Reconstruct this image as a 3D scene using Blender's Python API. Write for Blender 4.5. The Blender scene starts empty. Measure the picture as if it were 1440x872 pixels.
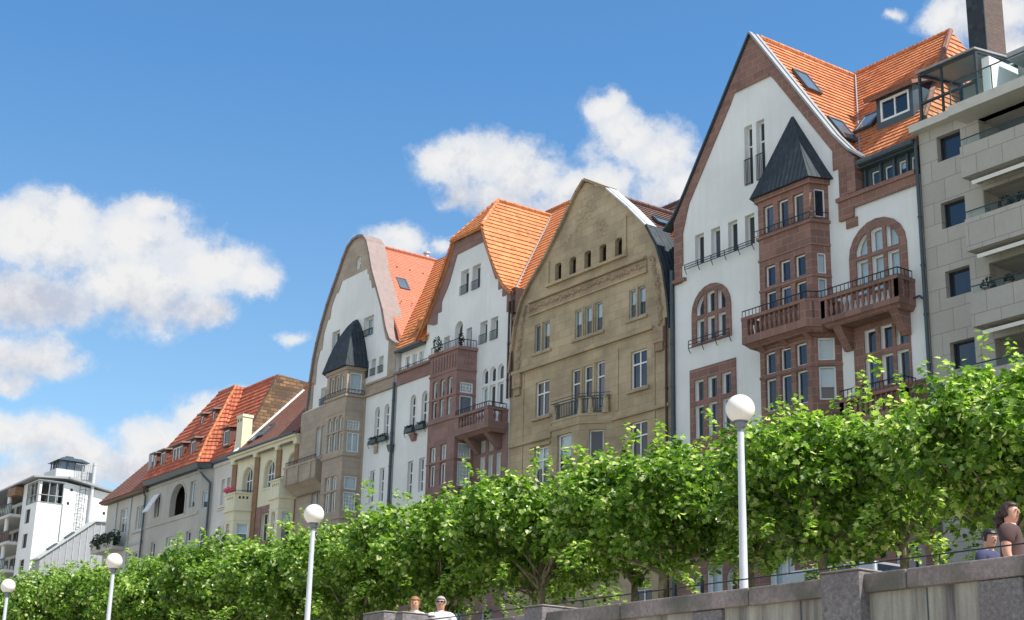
import bpy, bmesh, math, random
from mathutils import Vector, Matrix
from mathutils.geometry import tessellate_polygon
R = random.Random(7)
S = bpy.context.scene
COL = S.collection
V = Vector

# ------------------------------------------------------------------ materials
MATS = {}
def newmat(name):
    m = bpy.data.materials.new(name); m.use_nodes = True
    nt = m.node_tree; nt.nodes.clear()
    out = nt.nodes.new('ShaderNodeOutputMaterial')
    MATS[name] = m
    return m, nt, out
def N(nt, t, **kw):
    n = nt.nodes.new(t)
    for k, v in kw.items():
        if k in n.inputs.keys() if isinstance(k, str) else False: n.inputs[k].default_value = v
        else: setattr(n, k, v)
    return n
def L(nt, a, b): nt.links.new(a, b)
def math_(nt, op, a, b=None, c=None):
    n = nt.nodes.new('ShaderNodeMath'); n.operation = op
    for i, x in enumerate((a, b, c)):
        if x is None: continue
        if isinstance(x, (int, float)): n.inputs[i].default_value = x
        else: nt.links.new(x, n.inputs[i])
    return n.outputs[0]
def ramp(nt, fac, stops):
    n = nt.nodes.new('ShaderNodeValToRGB')
    el = n.color_ramp.elements
    while len(el) < len(stops): el.new(0.5)
    for e, (p, c) in zip(el, stops):
        e.position = p; e.color = (*c, 1) if len(c) == 3 else c
    nt.links.new(fac, n.inputs[0])
    return n.outputs[0]
def mixc(nt, fac, a, b, mode='MIX'):
    n = nt.nodes.new('ShaderNodeMix'); n.data_type = 'RGBA'; n.blend_type = mode
    for i, x in ((0, fac), (6, a), (7, b)):
        if isinstance(x, (int, float)): n.inputs[i].default_value = x
        elif isinstance(x, tuple): n.inputs[i].default_value = (*x, 1)
        else: nt.links.new(x, n.inputs[i])
    return n.outputs[2]
def coords(nt, kind='Object', scale=(1, 1, 1)):
    t = nt.nodes.new('ShaderNodeTexCoord'); m = nt.nodes.new('ShaderNodeMapping')
    m.inputs['Scale'].default_value = scale
    nt.links.new(t.outputs[kind], m.inputs[0]); return m.outputs[0]
def noise(nt, vec, scale, detail=4, rough=.55):
    n = nt.nodes.new('ShaderNodeTexNoise'); n.inputs['Scale'].default_value = scale
    n.inputs['Detail'].default_value = detail; n.inputs['Roughness'].default_value = rough
    nt.links.new(vec, n.inputs['Vector']); return n.outputs[0]
def bump(nt, h, strength=.3, dist=.02):
    n = nt.nodes.new('ShaderNodeBump'); n.inputs['Strength'].default_value = strength
    n.inputs['Distance'].default_value = dist; nt.links.new(h, n.inputs['Height']); return n.outputs[0]
def princ(nt, out, base, rough=.8, metal=0, normal=None, spec=None):
    p = nt.nodes.new('ShaderNodeBsdfPrincipled')
    if isinstance(base, tuple): p.inputs['Base Color'].default_value = (*base, 1)
    else: nt.links.new(base, p.inputs['Base Color'])
    p.inputs['Roughness'].default_value = rough; p.inputs['Metallic'].default_value = metal
    if spec is not None: p.inputs['Specular IOR Level'].default_value = spec
    if normal is not None: nt.links.new(normal, p.inputs['Normal'])
    nt.links.new(p.outputs[0], out.inputs[0]); return p
def sc(c, k): return tuple(min(1, x*k) for x in c)

def plaster(name, c, dirt=.12, streak=.5):
    m, nt, out = newmat(name)
    v = coords(nt); vs = coords(nt, scale=(1.6, 1.6, .12))
    a = noise(nt, v, .35, 5); b = noise(nt, vs, 1.3, 5, .65); g = noise(nt, v, 9, 5)
    col = mixc(nt, ramp(nt, a, [(.38, (0, 0, 0)), (.62, (1, 1, 1))]), sc(c, 1.03), sc(c, 1-dirt))
    f = math_(nt, 'MULTIPLY', ramp(nt, b, [(.5, (0, 0, 0)), (.75, (1, 1, 1))]), streak)
    col = mixc(nt, f, col, sc((c[0], c[1]*.98, c[2]*.93), 1-2*dirt))
    col = mixc(nt, math_(nt, 'MULTIPLY', g, .12), col, sc(c, .7))
    princ(nt, out, col, .9, normal=bump(nt, g, .25, .01))
def masonry(name, c, c2, bw=.7, bh=.32, mort=.012, mc=None, dirt=(.08, .06, .05), amt=.35, bstr=.6):
    m, nt, out = newmat(name)
    uv = coords(nt, 'UV')
    b = nt.nodes.new('ShaderNodeTexBrick'); nt.links.new(uv, b.inputs[0])
    b.inputs['Scale'].default_value = 1; b.inputs['Brick Width'].default_value = bw
    b.inputs['Row Height'].default_value = bh; b.inputs['Mortar Size'].default_value = mort
    b.inputs['Mortar Smooth'].default_value = .3; b.inputs['Bias'].default_value = 0
    b.inputs['Color1'].default_value = (*c, 1); b.inputs['Color2'].default_value = (*c2, 1)
    mc = mc or sc(c, .72)
    b.inputs['Mortar'].default_value = (*mc, 1)
    v = coords(nt)
    a = noise(nt, v, .5, 6, .6); g = noise(nt, v, 7, 6, .7)
    col = mixc(nt, ramp(nt, a, [(.42, (0, 0, 0)), (.72, (amt,)*3)]), b.outputs[0], dirt)
    col = mixc(nt, math_(nt, 'MULTIPLY', g, .55), col, mixc(nt, 1., col, (.62, .6, .58), 'MULTIPLY'))
    h = math_(nt, 'SUBTRACT', math_(nt, 'MULTIPLY', g, .5), b.outputs[1])
    princ(nt, out, col, .88, normal=bump(nt, h, bstr, .02))
def tiles(name, c, c2, c3, pan=.24, course=.33, dirt=(.10, .06, .04), amt=.4):
    m, nt, out = newmat(name)
    uv = coords(nt, 'UV')
    s = nt.nodes.new('ShaderNodeSeparateXYZ'); nt.links.new(uv, s.inputs[0])
    u = math_(nt, 'DIVIDE', s.outputs[0], pan); vv = math_(nt, 'DIVIDE', s.outputs[1], course)
    fu = math_(nt, 'FLOOR', u); fv = math_(nt, 'FLOOR', vv)
    cmb = nt.nodes.new('ShaderNodeCombineXYZ'); nt.links.new(fu, cmb.inputs[0]); nt.links.new(fv, cmb.inputs[1])
    wn = nt.nodes.new('ShaderNodeTexWhiteNoise'); nt.links.new(cmb.outputs[0], wn.inputs['Vector'])
    col = ramp(nt, wn.outputs['Value'], [(0, c2), (.3, c), (.8, c), (1, c3)])
    v = coords(nt); a = noise(nt, v, .45, 6, .62); g = noise(nt, v, 6, 5)
    col = mixc(nt, ramp(nt, a, [(.5, (0, 0, 0)), (.8, (amt,)*3)]), col, dirt)
    col = mixc(nt, math_(nt, 'MULTIPLY', g, .3), col, mixc(nt, 1., col, (.6, .55, .5), 'MULTIPLY'))
    w = math_(nt, 'SINE', math_(nt, 'MULTIPLY', u, 2*math.pi))
    h = math_(nt, 'ADD', math_(nt, 'MULTIPLY', w, .5), math_(nt, 'MULTIPLY', g, .3))
    princ(nt, out, col, .75, normal=bump(nt, h, .9, .035))
def plain(name, c, rough=.6, metal=0, var=.15, scale=3, spec=None):
    m, nt, out = newmat(name)
    v = coords(nt); a = noise(nt, v, scale, 5)
    col = mixc(nt, a, sc(c, 1+var), sc(c, 1-var))
    princ(nt, out, col, rough, metal, spec=spec, normal=bump(nt, a, .08, .01))

plaster('white_plaster', (.79, .80, .79), .10, .4)
plaster('white_render', (.84, .84, .82), .05, .2)
plaster('warm_white_plaster', (.64, .62, .58), .12, .4)
plaster('grey_beige_plaster', (.45, .44, .40), .15)
plaster('cream_plaster', (.72, .68, .50), .10)
plaster('pale_plaster', (.52, .50, .46), .12)
masonry('red_sandstone', (.33, .18, .145), (.235, .13, .105), .72, .34, .016, (.42, .27, .22))
masonry('rosy_sandstone', (.34, .205, .18), (.26, .155, .14), .66, .32, .012, (.30, .19, .17))
masonry('tan_sandstone', (.57, .455, .295), (.49, .38, .24), .9, .42, .009, (.36, .29, .20), amt=.5, bstr=.45)
masonry('carved_sandstone', (.50, .37, .25), (.44, .33, .22), .5, .3, .006, (.28, .2, .13), amt=.6, bstr=.8)
masonry('taupe_sandstone', (.47, .39, .31), (.41, .34, .27), .8, .4, .007, (.28, .22, .17), amt=.3, bstr=.35)
masonry('old_brick', (.36, .20, .09), (.11, .065, .035), .55, .24, .03, (.10, .07, .05), amt=.7)
masonry('dark_clinker', (.17, .115, .095), (.12, .085, .07), .26, .08, .010, (.06, .055, .05), amt=.3)
masonry('brown_stone', (.33, .2, .11), (.27, .16, .09), .5, .3, .01, amt=.2)
masonry('stone_panels', (.51, .485, .435), (.46, .44, .40), 1.15, .88, .012, (.22, .22, .21), (.25, .24, .22), .25, .4)
tiles('orange_tiles', (.60, .225, .09), (.40, .13, .055), (.72, .32, .15), amt=.55)
tiles('bright_orange_tiles', (.62, .24, .09), (.46, .16, .06), (.72, .31, .13), amt=.5)
tiles('salmon_tiles', (.55, .20, .12), (.48, .17, .10), (.60, .24, .15), .17, .16, amt=.12)
tiles('red_tiles', (.52, .135, .065), (.36, .08, .04), (.64, .21, .10), .3, .36, amt=.5)
tiles('brown_tiles', (.16, .09, .075), (.12, .07, .06), (.22, .14, .12), .24, .3, amt=.3)
tiles('maroon_tiles', (.26, .115, .08), (.20, .085, .06), (.32, .15, .11), .2, .22, amt=.3)
tiles('slate', (.022, .034, .045), (.014, .022, .03), (.04, .055, .068), .25, .2, dirt=(.05, .06, .06), amt=.2)
plain('lead_coping', (.235, .175, .16), .65, 0, .3)
plain('zinc', (.55, .56, .57), .5, .25, .15)
plain('dark_zinc', (.06, .085, .10), .45, .2, .3)
plain('pale_zinc', (.30, .31, .32), .55, .1, .2)
plain('black_iron', (.018, .02, .022), .5, .3)
plain('brown_pipe', (.07, .035, .028), .5, .3)
plain('white_frame', (.80, .80, .78), .45)
plain('grey_frame', (.40, .42, .40), .5)
plain('dark_frame', (.03, .04, .045), .45)
plain('brown_frame', (.12, .05, .04), .5)
plain('curtain', (.72, .74, .76), .9, 0, .1, 5)
plain('wood_soffit', (.14, .11, .075), .7)
plain('terracotta', (.42, .17, .10), .8)
plain('concrete_slab', (.55, .53, .48), .85)
plain('asphalt', (.05, .05, .052), .9, 0, .3, 8)
plain('paving', (.36, .33, .28), .9, 0, .25, 2)
plain('gravel_ground', (.38, .35, .29), .95, 0, .3, 4)
plain('lane_paint', (.8, .8, .78), .7)
plain('lamp_pole', (.56, .58, .63), .4, 0, .14, 6)
plain('lamp_collar', (.20, .21, .23), .4, .4)
plain('silver_paint', (.52, .53, .55), .25, .6, .03)
plain('white_paint', (.78, .78, .77), .25, 0, .03)
plain('blue_paint', (.05, .08, .15), .25, .2, .03)
plain('rubber', (.02, .02, .02), .8)
plain('alloy', (.5, .5, .5), .3, .8)
plain('skin', (.56, .30, .21), .55, 0, .08, 8)
plain('hair_brown', (.045, .02, .013), .55, 0, .4, 40)
plain('hair_black', (.012, .011, .012), .5, 0, .3, 40)
plain('hair_ginger', (.27, .13, .05), .7, 0, .5, 60)
plain('hair_grey', (.33, .315, .29), .7, 0, .35, 60)
plain('brown_cloth', (.075, .04, .038), .9, 0, .2, 10)
plain('navy_cloth', (.05, .055, .12), .9, 0, .2, 10)
plain('white_cloth', (.70, .70, .69), .9, 0, .05, 10)
plain('beige_cloth', (.42, .36, .26), .9, 0, .1, 10)
plain('jeans', (.06, .09, .16), .9, 0, .2, 10)
plain('eye_dark', (.02, .015, .012), .3)
plain('lips', (.42, .15, .12), .5)
plain('pink_petals', (.70, .12, .20), .8, 0, .4, 20)

def glassmat(name, tint, refl):
    m, nt, out = newmat(name)
    v = coords(nt); a = noise(nt, v, .7, 3)
    g = nt.nodes.new('ShaderNodeBsdfPrincipled')
    L(nt, mixc(nt, a, sc(tint, .6), sc(tint, 1.5)), g.inputs['Base Color'])
    g.inputs['Roughness'].default_value = .03; g.inputs['IOR'].default_value = refl
    b = noise(nt, coords(nt), .9, 2)
    L(nt, bump(nt, b, .25, .02), g.inputs['Normal'])
    L(nt, g.outputs[0], out.inputs[0])
glassmat('dark_glass', (.014, .022, .036), 1.75)
glassmat('blue_glass', (.03, .045, .075), 2.0)
glassmat('grey_glass', (.05, .055, .06), 1.55)
glassmat('pale_glass', (.10, .13, .16), 1.7)
def clearglass(name, tint, mix, ior=1.5):
    m, nt, out = newmat(name)
    t = nt.nodes.new('ShaderNodeBsdfTransparent'); t.inputs[0].default_value = (*tint, 1)
    g = nt.nodes.new('ShaderNodeBsdfGlossy'); g.inputs['Roughness'].default_value = .03
    lw = nt.nodes.new('ShaderNodeLayerWeight'); fr = math_(nt, 'ADD', ((ior-1)/(ior+1))**2, math_(nt, 'MULTIPLY', math_(nt, 'POWER', lw.outputs['Facing'], 4), .85))
    mx = nt.nodes.new('ShaderNodeMixShader')
    L(nt, math_(nt, 'ADD', fr, mix), mx.inputs[0]); L(nt, t.outputs[0], mx.inputs[1]); L(nt, g.outputs[0], mx.inputs[2])
    L(nt, mx.outputs[0], out.inputs[0])
clearglass('clear_glass', (.80, .88, .90), .05)
clearglass('green_glass', (.88, .95, .94), .0, 1.25)
m, nt, out = newmat('opal_globe')
p = princ(nt, out, (.84, .785, .715), .25); p.inputs['Subsurface Weight'].default_value = .6; p.inputs['Subsurface Radius'].default_value = (.3, .28, .25)
m, nt, out = newmat('granite')
v = coords(nt); a = noise(nt, v, 22, 6, .75); b = noise(nt, v, 1.2, 5)
col = ramp(nt, a, [(.3, (.07, .064, .066)), (.5, (.165, .15, .148)), (.7, (.31, .285, .275))])
col = mixc(nt, ramp(nt, b, [(.4, (0, 0, 0)), (.75, (.5, .5, .5))]), col, (.13, .10, .10))
princ(nt, out, col, .7, normal=bump(nt, a, .3, .01))
m, nt, out = newmat('granite_cap')
v = coords(nt); a = noise(nt, v, 25, 6, .75); b = noise(nt, v, 1.5, 6)
col = ramp(nt, a, [(.3, (.16, .12, .115)), (.7, (.36, .30, .28))])
col = mixc(nt, ramp(nt, b, [(.4, (0, 0, 0)), (.6, (.85,)*3)]), col, (.085, .085, .065))
princ(nt, out, col, .75, normal=bump(nt, a, .3, .01))
m, nt, out = newmat('streaked_concrete')
v = coords(nt, scale=(1, 1, .06)); a = noise(nt, v, 4.5, 7, .7); b = noise(nt, coords(nt, scale=(1, 1, .35)), 1.6, 6, .65); c = noise(nt, coords(nt), 30, 4)
col = ramp(nt, a, [(.34, (.10, .09, .088)), (.48, (.31, .295, .25)), (.66, (.50, .49, .41))])
col = mixc(nt, ramp(nt, b, [(.42, (0, 0, 0)), (.7, (.7,)*3)]), col, (.22, .165, .165))
col = mixc(nt, math_(nt, 'MULTIPLY', c, .3), col, (.1, .1, .09))
princ(nt, out, col, .9, normal=bump(nt, c, .3, .01))
m, nt, out = newmat('bark')
v = coords(nt, scale=(1, 1, .5)); a = noise(nt, v, 7, 5, .6)
col = ramp(nt, a, [(.35, (.09, .075, .045)), (.5, (.22, .19, .12)), (.65, (.34, .31, .21))])
princ(nt, out, col, .9, normal=bump(nt, a, .5, .03))
def leafmat(name, stops, trans):
    m, nt, out = newmat(name)
    at = nt.nodes.new('ShaderNodeAttribute'); at.attribute_name = 'rnd'
    col = ramp(nt, at.outputs['Fac'], stops)
    p = nt.nodes.new('ShaderNodeBsdfPrincipled'); L(nt, col, p.inputs['Base Color'])
    p.inputs['Roughness'].default_value = .34; p.inputs['Specular IOR Level'].default_value = .6
    t = nt.nodes.new('ShaderNodeBsdfTranslucent')
    L(nt, mixc(nt, 1., col, trans, 'MULTIPLY'), t.inputs[0])
    mx = nt.nodes.new('ShaderNodeMixShader'); mx.inputs[0].default_value = .45
    L(nt, p.outputs[0], mx.inputs[1]); L(nt, t.outputs[0], mx.inputs[2]); L(nt, mx.outputs[0], out.inputs[0])
leafmat('plane_leaves', [(0, (.028, .062, .01)), (.35, (.085, .175, .02)), (.68, (.22, .35, .045)), (.88, (.50, .58, .24)), (1, (.60, .60, .32))], (2.0, 2.1, 1.2))  # palest stops paint sunlit highlights into the leaf colour
leafmat('dark_leaves', [(0, (.015, .035, .01)), (.6, (.03, .07, .02)), (1, (.06, .10, .03))], (1.5, 1.6, 1.))

# ------------------------------------------------------------------ mesh builder
class MB:
    def __init__(s): s.v = []; s.f = []; s.m = []
    def add(s, vs, fs, mi=0):
        o = len(s.v); s.v += [tuple(p) for p in vs]
        for f in fs: s.f.append([o+i for i in f]); s.m.append(mi)
        return s
    def box(s, x0, x1, y0, y1, z0, z1, mi=0):
        x0, x1 = min(x0, x1), max(x0, x1); y0, y1 = min(y0, y1), max(y0, y1)
        vs = [(x, y, z) for z in (z0, z1) for y in (y0, y1) for x in (x0, x1)]
        return s.add(vs, [(0, 2, 3, 1), (4, 5, 7, 6), (0, 1, 5, 4), (2, 6, 7, 3), (1, 3, 7, 5), (0, 4, 6, 2)], mi)
    def hexa(s, b, t, mi=0):          # bottom ring, top ring
        n = len(b)
        return s.add(list(b)+list(t), [tuple(range(n))[::-1], tuple(range(n, 2*n))]+[(i, (i+1) % n, n+(i+1) % n, n+i) for i in range(n)], mi)
    def prism(s, poly, vec, mi=0):
        v = V(vec); return s.hexa(poly, [tuple(V(p)+v) for p in poly], mi)
    def tube(s, p0, p1, r0, r1=None, n=8, cap=True, mi=0):
        r1 = r0 if r1 is None else r1
        p0 = V(p0); p1 = V(p1); d = (p1-p0)
        if d.length < 1e-6: return s
        d.normalize()
        a = d.orthogonal().normalized(); b = d.cross(a)
        vs = [p0+(a*math.cos(t)+b*math.sin(t))*r0 for t in [2*math.pi*i/n for i in range(n)]]
        vs += [p1+(a*math.cos(t)+b*math.sin(t))*r1 for t in [2*math.pi*i/n for i in range(n)]]
        fs = [(i, (i+1) % n, n+(i+1) % n, n+i) for i in range(n)]
        if cap: fs += [tuple(range(n))[::-1], tuple(range(n, 2*n))]
        return s.add(vs, fs, mi)
    def path(s, pts, r, n=6, mi=0):
        for a, b in zip(pts, pts[1:]): s.tube(a, b, r, r, n, True, mi)
        return s
    def lathe(s, c, prof, n=16, mi=0):
        c = V(c); k = len(prof); vs = []
        for r, z in prof: vs += [(c.x+r*math.cos(2*math.pi*i/n), c.y+r*math.sin(2*math.pi*i/n), c.z+z) for i in range(n)]
        fs = [(j*n+i, j*n+(i+1) % n, (j+1)*n+(i+1) % n, (j+1)*n+i) for j in range(k-1) for i in range(n)]
        fs += [tuple(range(n))[::-1], tuple(range((k-1)*n, k*n))]
        return s.add(vs, fs, mi)
    def build(s, name, mat, parent=None, smooth=False, local=False, label=None):
        me = bpy.data.meshes.new(name)
        off = V((0, 0, 0)) if (parent is None or local) else rootloc(parent)
        me.from_pydata([tuple(V(p)-off) for p in s.v], [], s.f)
        mats = mat if isinstance(mat, (list, tuple)) else [mat]
        for m in mats: me.materials.append(MATS[m])
        if len(mats) > 1: me.polygons.foreach_set('material_index', s.m)
        bm = bmesh.new(); bm.from_mesh(me)
        bmesh.ops.recalc_face_normals(bm, faces=bm.faces) if not getattr(s, 'keepn', False) else None
        bm.to_mesh(me); bm.free()
        uv = me.uv_layers.new(name='UVMap')
        for p in me.polygons:
            n = p.normal
            if abs(n.z) > .96: a = V((1, 0, 0)); b = V((0, 1, 0))
            else:
                a = V((0, 0, 1)).cross(n).normalized(); b = n.cross(a)
            for li in p.loop_indices:
                c = me.vertices[me.loops[li].vertex_index].co+off
                uv.data[li].uv = (c.dot(a), c.dot(b))
            p.use_smooth = smooth
        me.update()
        o = bpy.data.objects.new(name, me); COL.objects.link(o)
        if parent is not None: o.parent = parent
        if label: o['label'] = label
        return o
def rootloc(o):
    while o.parent is not None: o = o.parent
    return V(o.location)
def thing(name, label, cat, loc=(0, 0, 0), rz=0, group=None):
    o = bpy.data.objects.new(name, None); COL.objects.link(o)
    o.location = loc; o.rotation_euler = (0, 0, rz); o.empty_display_size = .5
    o['label'] = label; o['category'] = cat
    if group: o['group'] = group
    return o
def tag(o, label, cat, group=None, kind=None):
    if kind: o['kind'] = kind
    if label: o['label'] = label
    if cat: o['category'] = cat
    if group: o['group'] = group
    return o
def struct(o): o['kind'] = 'structure'; return o

# ------------------------------------------------------------------ facade panels
def shape(u0, u1, z0, z1, arch=0, n=10):
    if arch <= 0: return [(u0, z0), (u1, z0), (u1, z1), (u0, z1)]
    zs = z1-arch; c = (u0+u1)/2; a = (u1-u0)/2
    return [(u0, z0), (u1, z0)]+[(c+a*math.cos(math.pi*i/n), zs+arch*math.sin(math.pi*i/n)) for i in range(n+1)]
class Panel:
    def __init__(s, root, p0, p1=None):
        s.root = root; s.o = V((p0[0], p0[1]))
        d = V((1, 0)) if p1 is None else (V((p1[0], p1[1]))-s.o)
        s.len = d.length; s.d = d.normalized(); s.n = V((s.d.y, -s.d.x)); s.holes = []
    def pt(s, u, z, d=0):
        q = s.o+s.d*u-s.n*d; return (q.x, q.y, z)
    def slab(s, mb, outer, d0, d1, holes=None, back=False, mi=0):
        hs = s.inside(outer) if holes is None else holes
        polys = [[V((a, b, 0)) for a, b in outer]]+[[V((a, b, 0)) for a, b in h] for h in hs]
        flat = [p for q in polys for p in q]
        tris = tessellate_polygon(polys)
        vs = [s.pt(p.x, p.y, d0) for p in flat]; fs = [t for t in tris]
        mb.add(vs, fs, mi)
        for q in polys:
            n = len(q)
            a = [s.pt(p.x, p.y, d0) for p in q]; b = [s.pt(p.x, p.y, d1) for p in q]
            mb.add(a+b, [(i, (i+1) % n, n+(i+1) % n, n+i) for i in range(n)], mi)
        return mb
    def inside(s, outer):            # holes whose centre lies in the outline
        r = []
        for h in s.holes:
            cu = sum(p[0] for p in h)/len(h); cz = sum(p[1] for p in h)/len(h)
            c = False; j = len(outer)-1
            for i in range(len(outer)):
                (xi, yi), (xj, yj) = outer[i], outer[j]
                if (yi > cz) != (yj > cz) and cu < (xj-xi)*(cz-yi)/(yj-yi)+xi: c = not c
                j = i
            if c: r.append(h)
        return r
    def pbox(s, mb, u0, u1, z0, z1, d0, d1, mi=0):
        b = [s.pt(u0, z0, d0), s.pt(u1, z0, d0), s.pt(u1, z0, d1), s.pt(u0, z0, d1)]
        t = [s.pt(u0, z1, d0), s.pt(u1, z1, d0), s.pt(u1, z1, d1), s.pt(u0, z1, d1)]
        return mb.hexa(b, t, mi)
    def ring(s, mb, u0, u1, z0, z1, arch, w, d0, d1, sill=False, mi=0):
        outer = shape(u0-w, u1+w, z0-(0 if sill else w), z1+w, arch+(w if arch else 0))
        return s.slab(mb, outer, d0, d1, [shape(u0, u1, z0+(1e-3 if sill else 0), z1, arch)], mi=mi)
    def win(s, u0, u1, z0, z1, arch=0, cols=1, tr=(), mat='white_frame', rev=.2, cur=None, glass=None, fw=.065, nohole=False, muntin=None):
        if not nohole: s.holes.append(shape(u0, u1, z0, z1, arch))
        m = MB(); w = fw
        a = shape(u0, u1, z0, z1, arch); b = shape(u0+w, u1-w, z0+w, z1-w, max(arch-w*.6, .01) if arch else 0)
        n = len(a); e = rev-.05
        A = [s.pt(p[0], p[1], e) for p in a]; B = [s.pt(p[0], p[1], e) for p in b]; Cc = [s.pt(p[0], p[1], rev+.02) for p in b]
        m.add(A+B+Cc, [(i, (i+1) % n, n+(i+1) % n, n+i) for i in range(n)]+[(n+i, n+(i+1) % n, 2*n+(i+1) % n, 2*n+i) for i in range(n)])
        def topat(u):
            if not arch: return z1-w
            c = (u0+u1)/2; h = (u1-u0)/2; return z1-arch+arch*math.sqrt(max(0, 1-((u-c)/h)**2))-w*.7
        for k in range(1, cols):
            u = u0+(u1-u0)*k/cols; s.pbox(m, u-.035, u+.035, z0+w, topat(u), e+.004, rev+.018)
        for z in tr: s.pbox(m, u0+w, u1-w, z-.035, z+.035, e-.006, rev+.016)
        if muntin:
            nu, nz, za, zb = muntin
            for k in range(1, nu):
                u = u0+(u1-u0)*k/nu; s.pbox(m, u-.014, u+.014, za, zb, e+.012, rev+.014)
            for k in range(1, nz):
                z = za+(zb-za)*k/nz; s.pbox(m, u0+w, u1-w, z-.014, z+.014, e+.014, rev+.012)
        f = m.build('window', mat, s.root)
        r = R.random()
        if cur is None: cur = 1 if r < .22 else (R.uniform(.25, .6) if r < .48 else 0)
        pm = MB().add([s.pt(p[0], p[1], rev) for p in b], [tuple(range(n))])
        pm.build('pane', glass or ('clear_glass' if cur else R.choice(('dark_glass', 'dark_glass', 'blue_glass', 'grey_glass'))), f)
        if cur:
            zz = z0+w if cur >= 1 else z1-(z1-z0)*cur
            q = [(x, max(z, zz)) for x, z in b]
            cm = MB().add([s.pt(p[0], p[1], rev+.05) for p in q], [tuple(range(n))])
            cm.build('curtain', 'curtain', f)
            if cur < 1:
                MB().add([s.pt(p[0], p[1], rev+.22) for p in b], [tuple(range(n))]).build('dark_interior_sheet', 'eye_dark', f)  # near-black sheet stands in for the unlit room behind the glass
        return f
    def lights(s, us, zs, w, mat='white_frame', rev=.2, arch=0, **k):
        for u in us:
            for i, (z0, z1) in enumerate(zs):
                s.win(u-w/2, u+w/2, z0, z1, arch if i == 0 else 0, mat=mat, rev=rev, **k)
def roofpoly(mb, pts, course=.33, lift=.05, thick=.14, mi=0):
    P = [V(p) for p in pts]
    n = V((0, 0, 0))
    for i in range(len(P)): n += (P[i]-P[0]).cross(P[(i+1) % len(P)]-P[0])
    n.normalize()
    if n.z < 0: n = -n
    u = V((0, 0, 1)).cross(n).normalized(); v = n.cross(u)
    if v.z < 0: v = -v
    # anchor the courses on world coordinates so that neighbouring slopes line up
    q = [(p.dot(u), p.dot(v)) for p in P]; h = P[0].dot(n)
    def W(a, b, c=0): return u*a+v*b+n*(h+c)
    v0 = min(b for a, b in q); v1 = max(b for a, b in q)
    k = 0; c0 = math.floor(v0/course)*course
    def clip(poly, lim, keep_above):
        r = []
        for i in range(len(poly)):
            a, b = poly[i], poly[(i+1) % len(poly)]
            ia = (a[1] >= lim) == keep_above or abs(a[1]-lim) < 1e-9; ib = (b[1] >= lim) == keep_above or abs(b[1]-lim) < 1e-9
            if ia: r.append(a)
            if ia != ib and abs(b[1]-a[1]) > 1e-9:
                t = (lim-a[1])/(b[1]-a[1]); r.append((a[0]+(b[0]-a[0])*t, lim))
        return r
    z = c0
    while z < v1-1e-6:
        s_ = clip(clip(q, z, True), z+course, False) if True else q
        s_ = [p for i, p in enumerate(s_) if (abs(p[0]-s_[i-1][0])+abs(p[1]-s_[i-1][1])) > 1e-6]
        if len(s_) >= 3:
            b0 = min(p[1] for p in s_)
            vs = [W(a, b, lift*(1-(b-z)/course)+.004) for a, b in s_]
            mb.add(vs, [tuple(range(len(s_)))], mi)
            low = sorted([p for p in s_ if abs(p[1]-b0) < 1e-4])
            if len(low) >= 2:
                a, b = low[0], low[-1]; hh = lift*(1-(b0-z)/course)+.004
                mb.add([W(*a, hh), W(*b, hh), W(*b, -.01), W(*a, -.01)], [(0, 1, 2, 3)], mi)
        z += course
    mb.prism([tuple(p) for p in P], tuple(-n*thick), mi)
    return mb
def roof(root, polys, mat, course=.33, lift=.05, thick=.14, name='roof', label=None):
    m = MB(); m.keepn = False
    for p in polys: roofpoly(m, p, course, lift, thick)
    return m.build(name, mat, root, label=label)
def ridge_tiles(root, pts, mat, r=.13, name='ridge_tiles'):
    m = MB()
    for a, b in zip(pts, pts[1:]):
        a = V(a); b = V(b); k = max(1, int((b-a).length/.4))
        for i in range(k):
            p = a+(b-a)*(i/k); q = a+(b-a)*((i+1.08)/k); m.tube(p, q, r, r*.86, 8)
    return m.build(name, mat, root)
def body(mb, x0, x1, y0, y1, z0, z1, mi=0):      # side and rear walls of a house
    t = .3
    mb.box(x0, x0+t, y0, y1, z0, z1, mi); mb.box(x1-t, x1, y0, y1, z0, z1, mi)
    mb.box(x0+t, x1-t, y1-t, y1, z0, z1, mi); mb.box(x0+t, x1-t, y0+.02, y1-t, z1-.12, z1-.02, mi)
def iron_rail(root, pts, z0, z1, step=.14, name='railing', mat='black_iron', r=.016, parent=None, slope=None):
    m = MB()
    for (xa, ya), (xb, yb) in zip(pts, pts[1:]):
        m.tube((xa, ya, z1), (xb, yb, z1), r*1.6); m.tube((xa, ya, z0), (xb, yb, z0), r*1.2)
        ln = math.hypot(xb-xa, yb-ya); k = max(1, int(ln/step))
        for i in range(k+1):
            t = i/k; m.tube((xa+(xb-xa)*t, ya+(yb-ya)*t, z0), (xa+(xb-xa)*t, ya+(yb-ya)*t, z1), r, n=5)
    return m.build(name, mat, parent or root)
def planter_rail(root, pts, z, h=.22, name='window_box_rail'):
    m = MB()
    for (xa, ya), (xb, yb) in zip(pts, pts[1:]):
        for zz in (z, z+h*.5, z+h): m.tube((xa, ya, zz), (xb, yb, zz), .02, n=6)
        ln = math.hypot(xb-xa, yb-ya); k = max(1, int(ln/.8))
        for i in range(k+1):
            t = i/k; x = xa+(xb-xa)*t; y = ya+(yb-ya)*t
            m.tube((x, y, z), (x, y, z+h), .02, n=6); m.tube((x, y, z), (x, y+.12, z-.22), .018, n=6)
    return m.build(name, 'black_iron', root)
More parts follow.
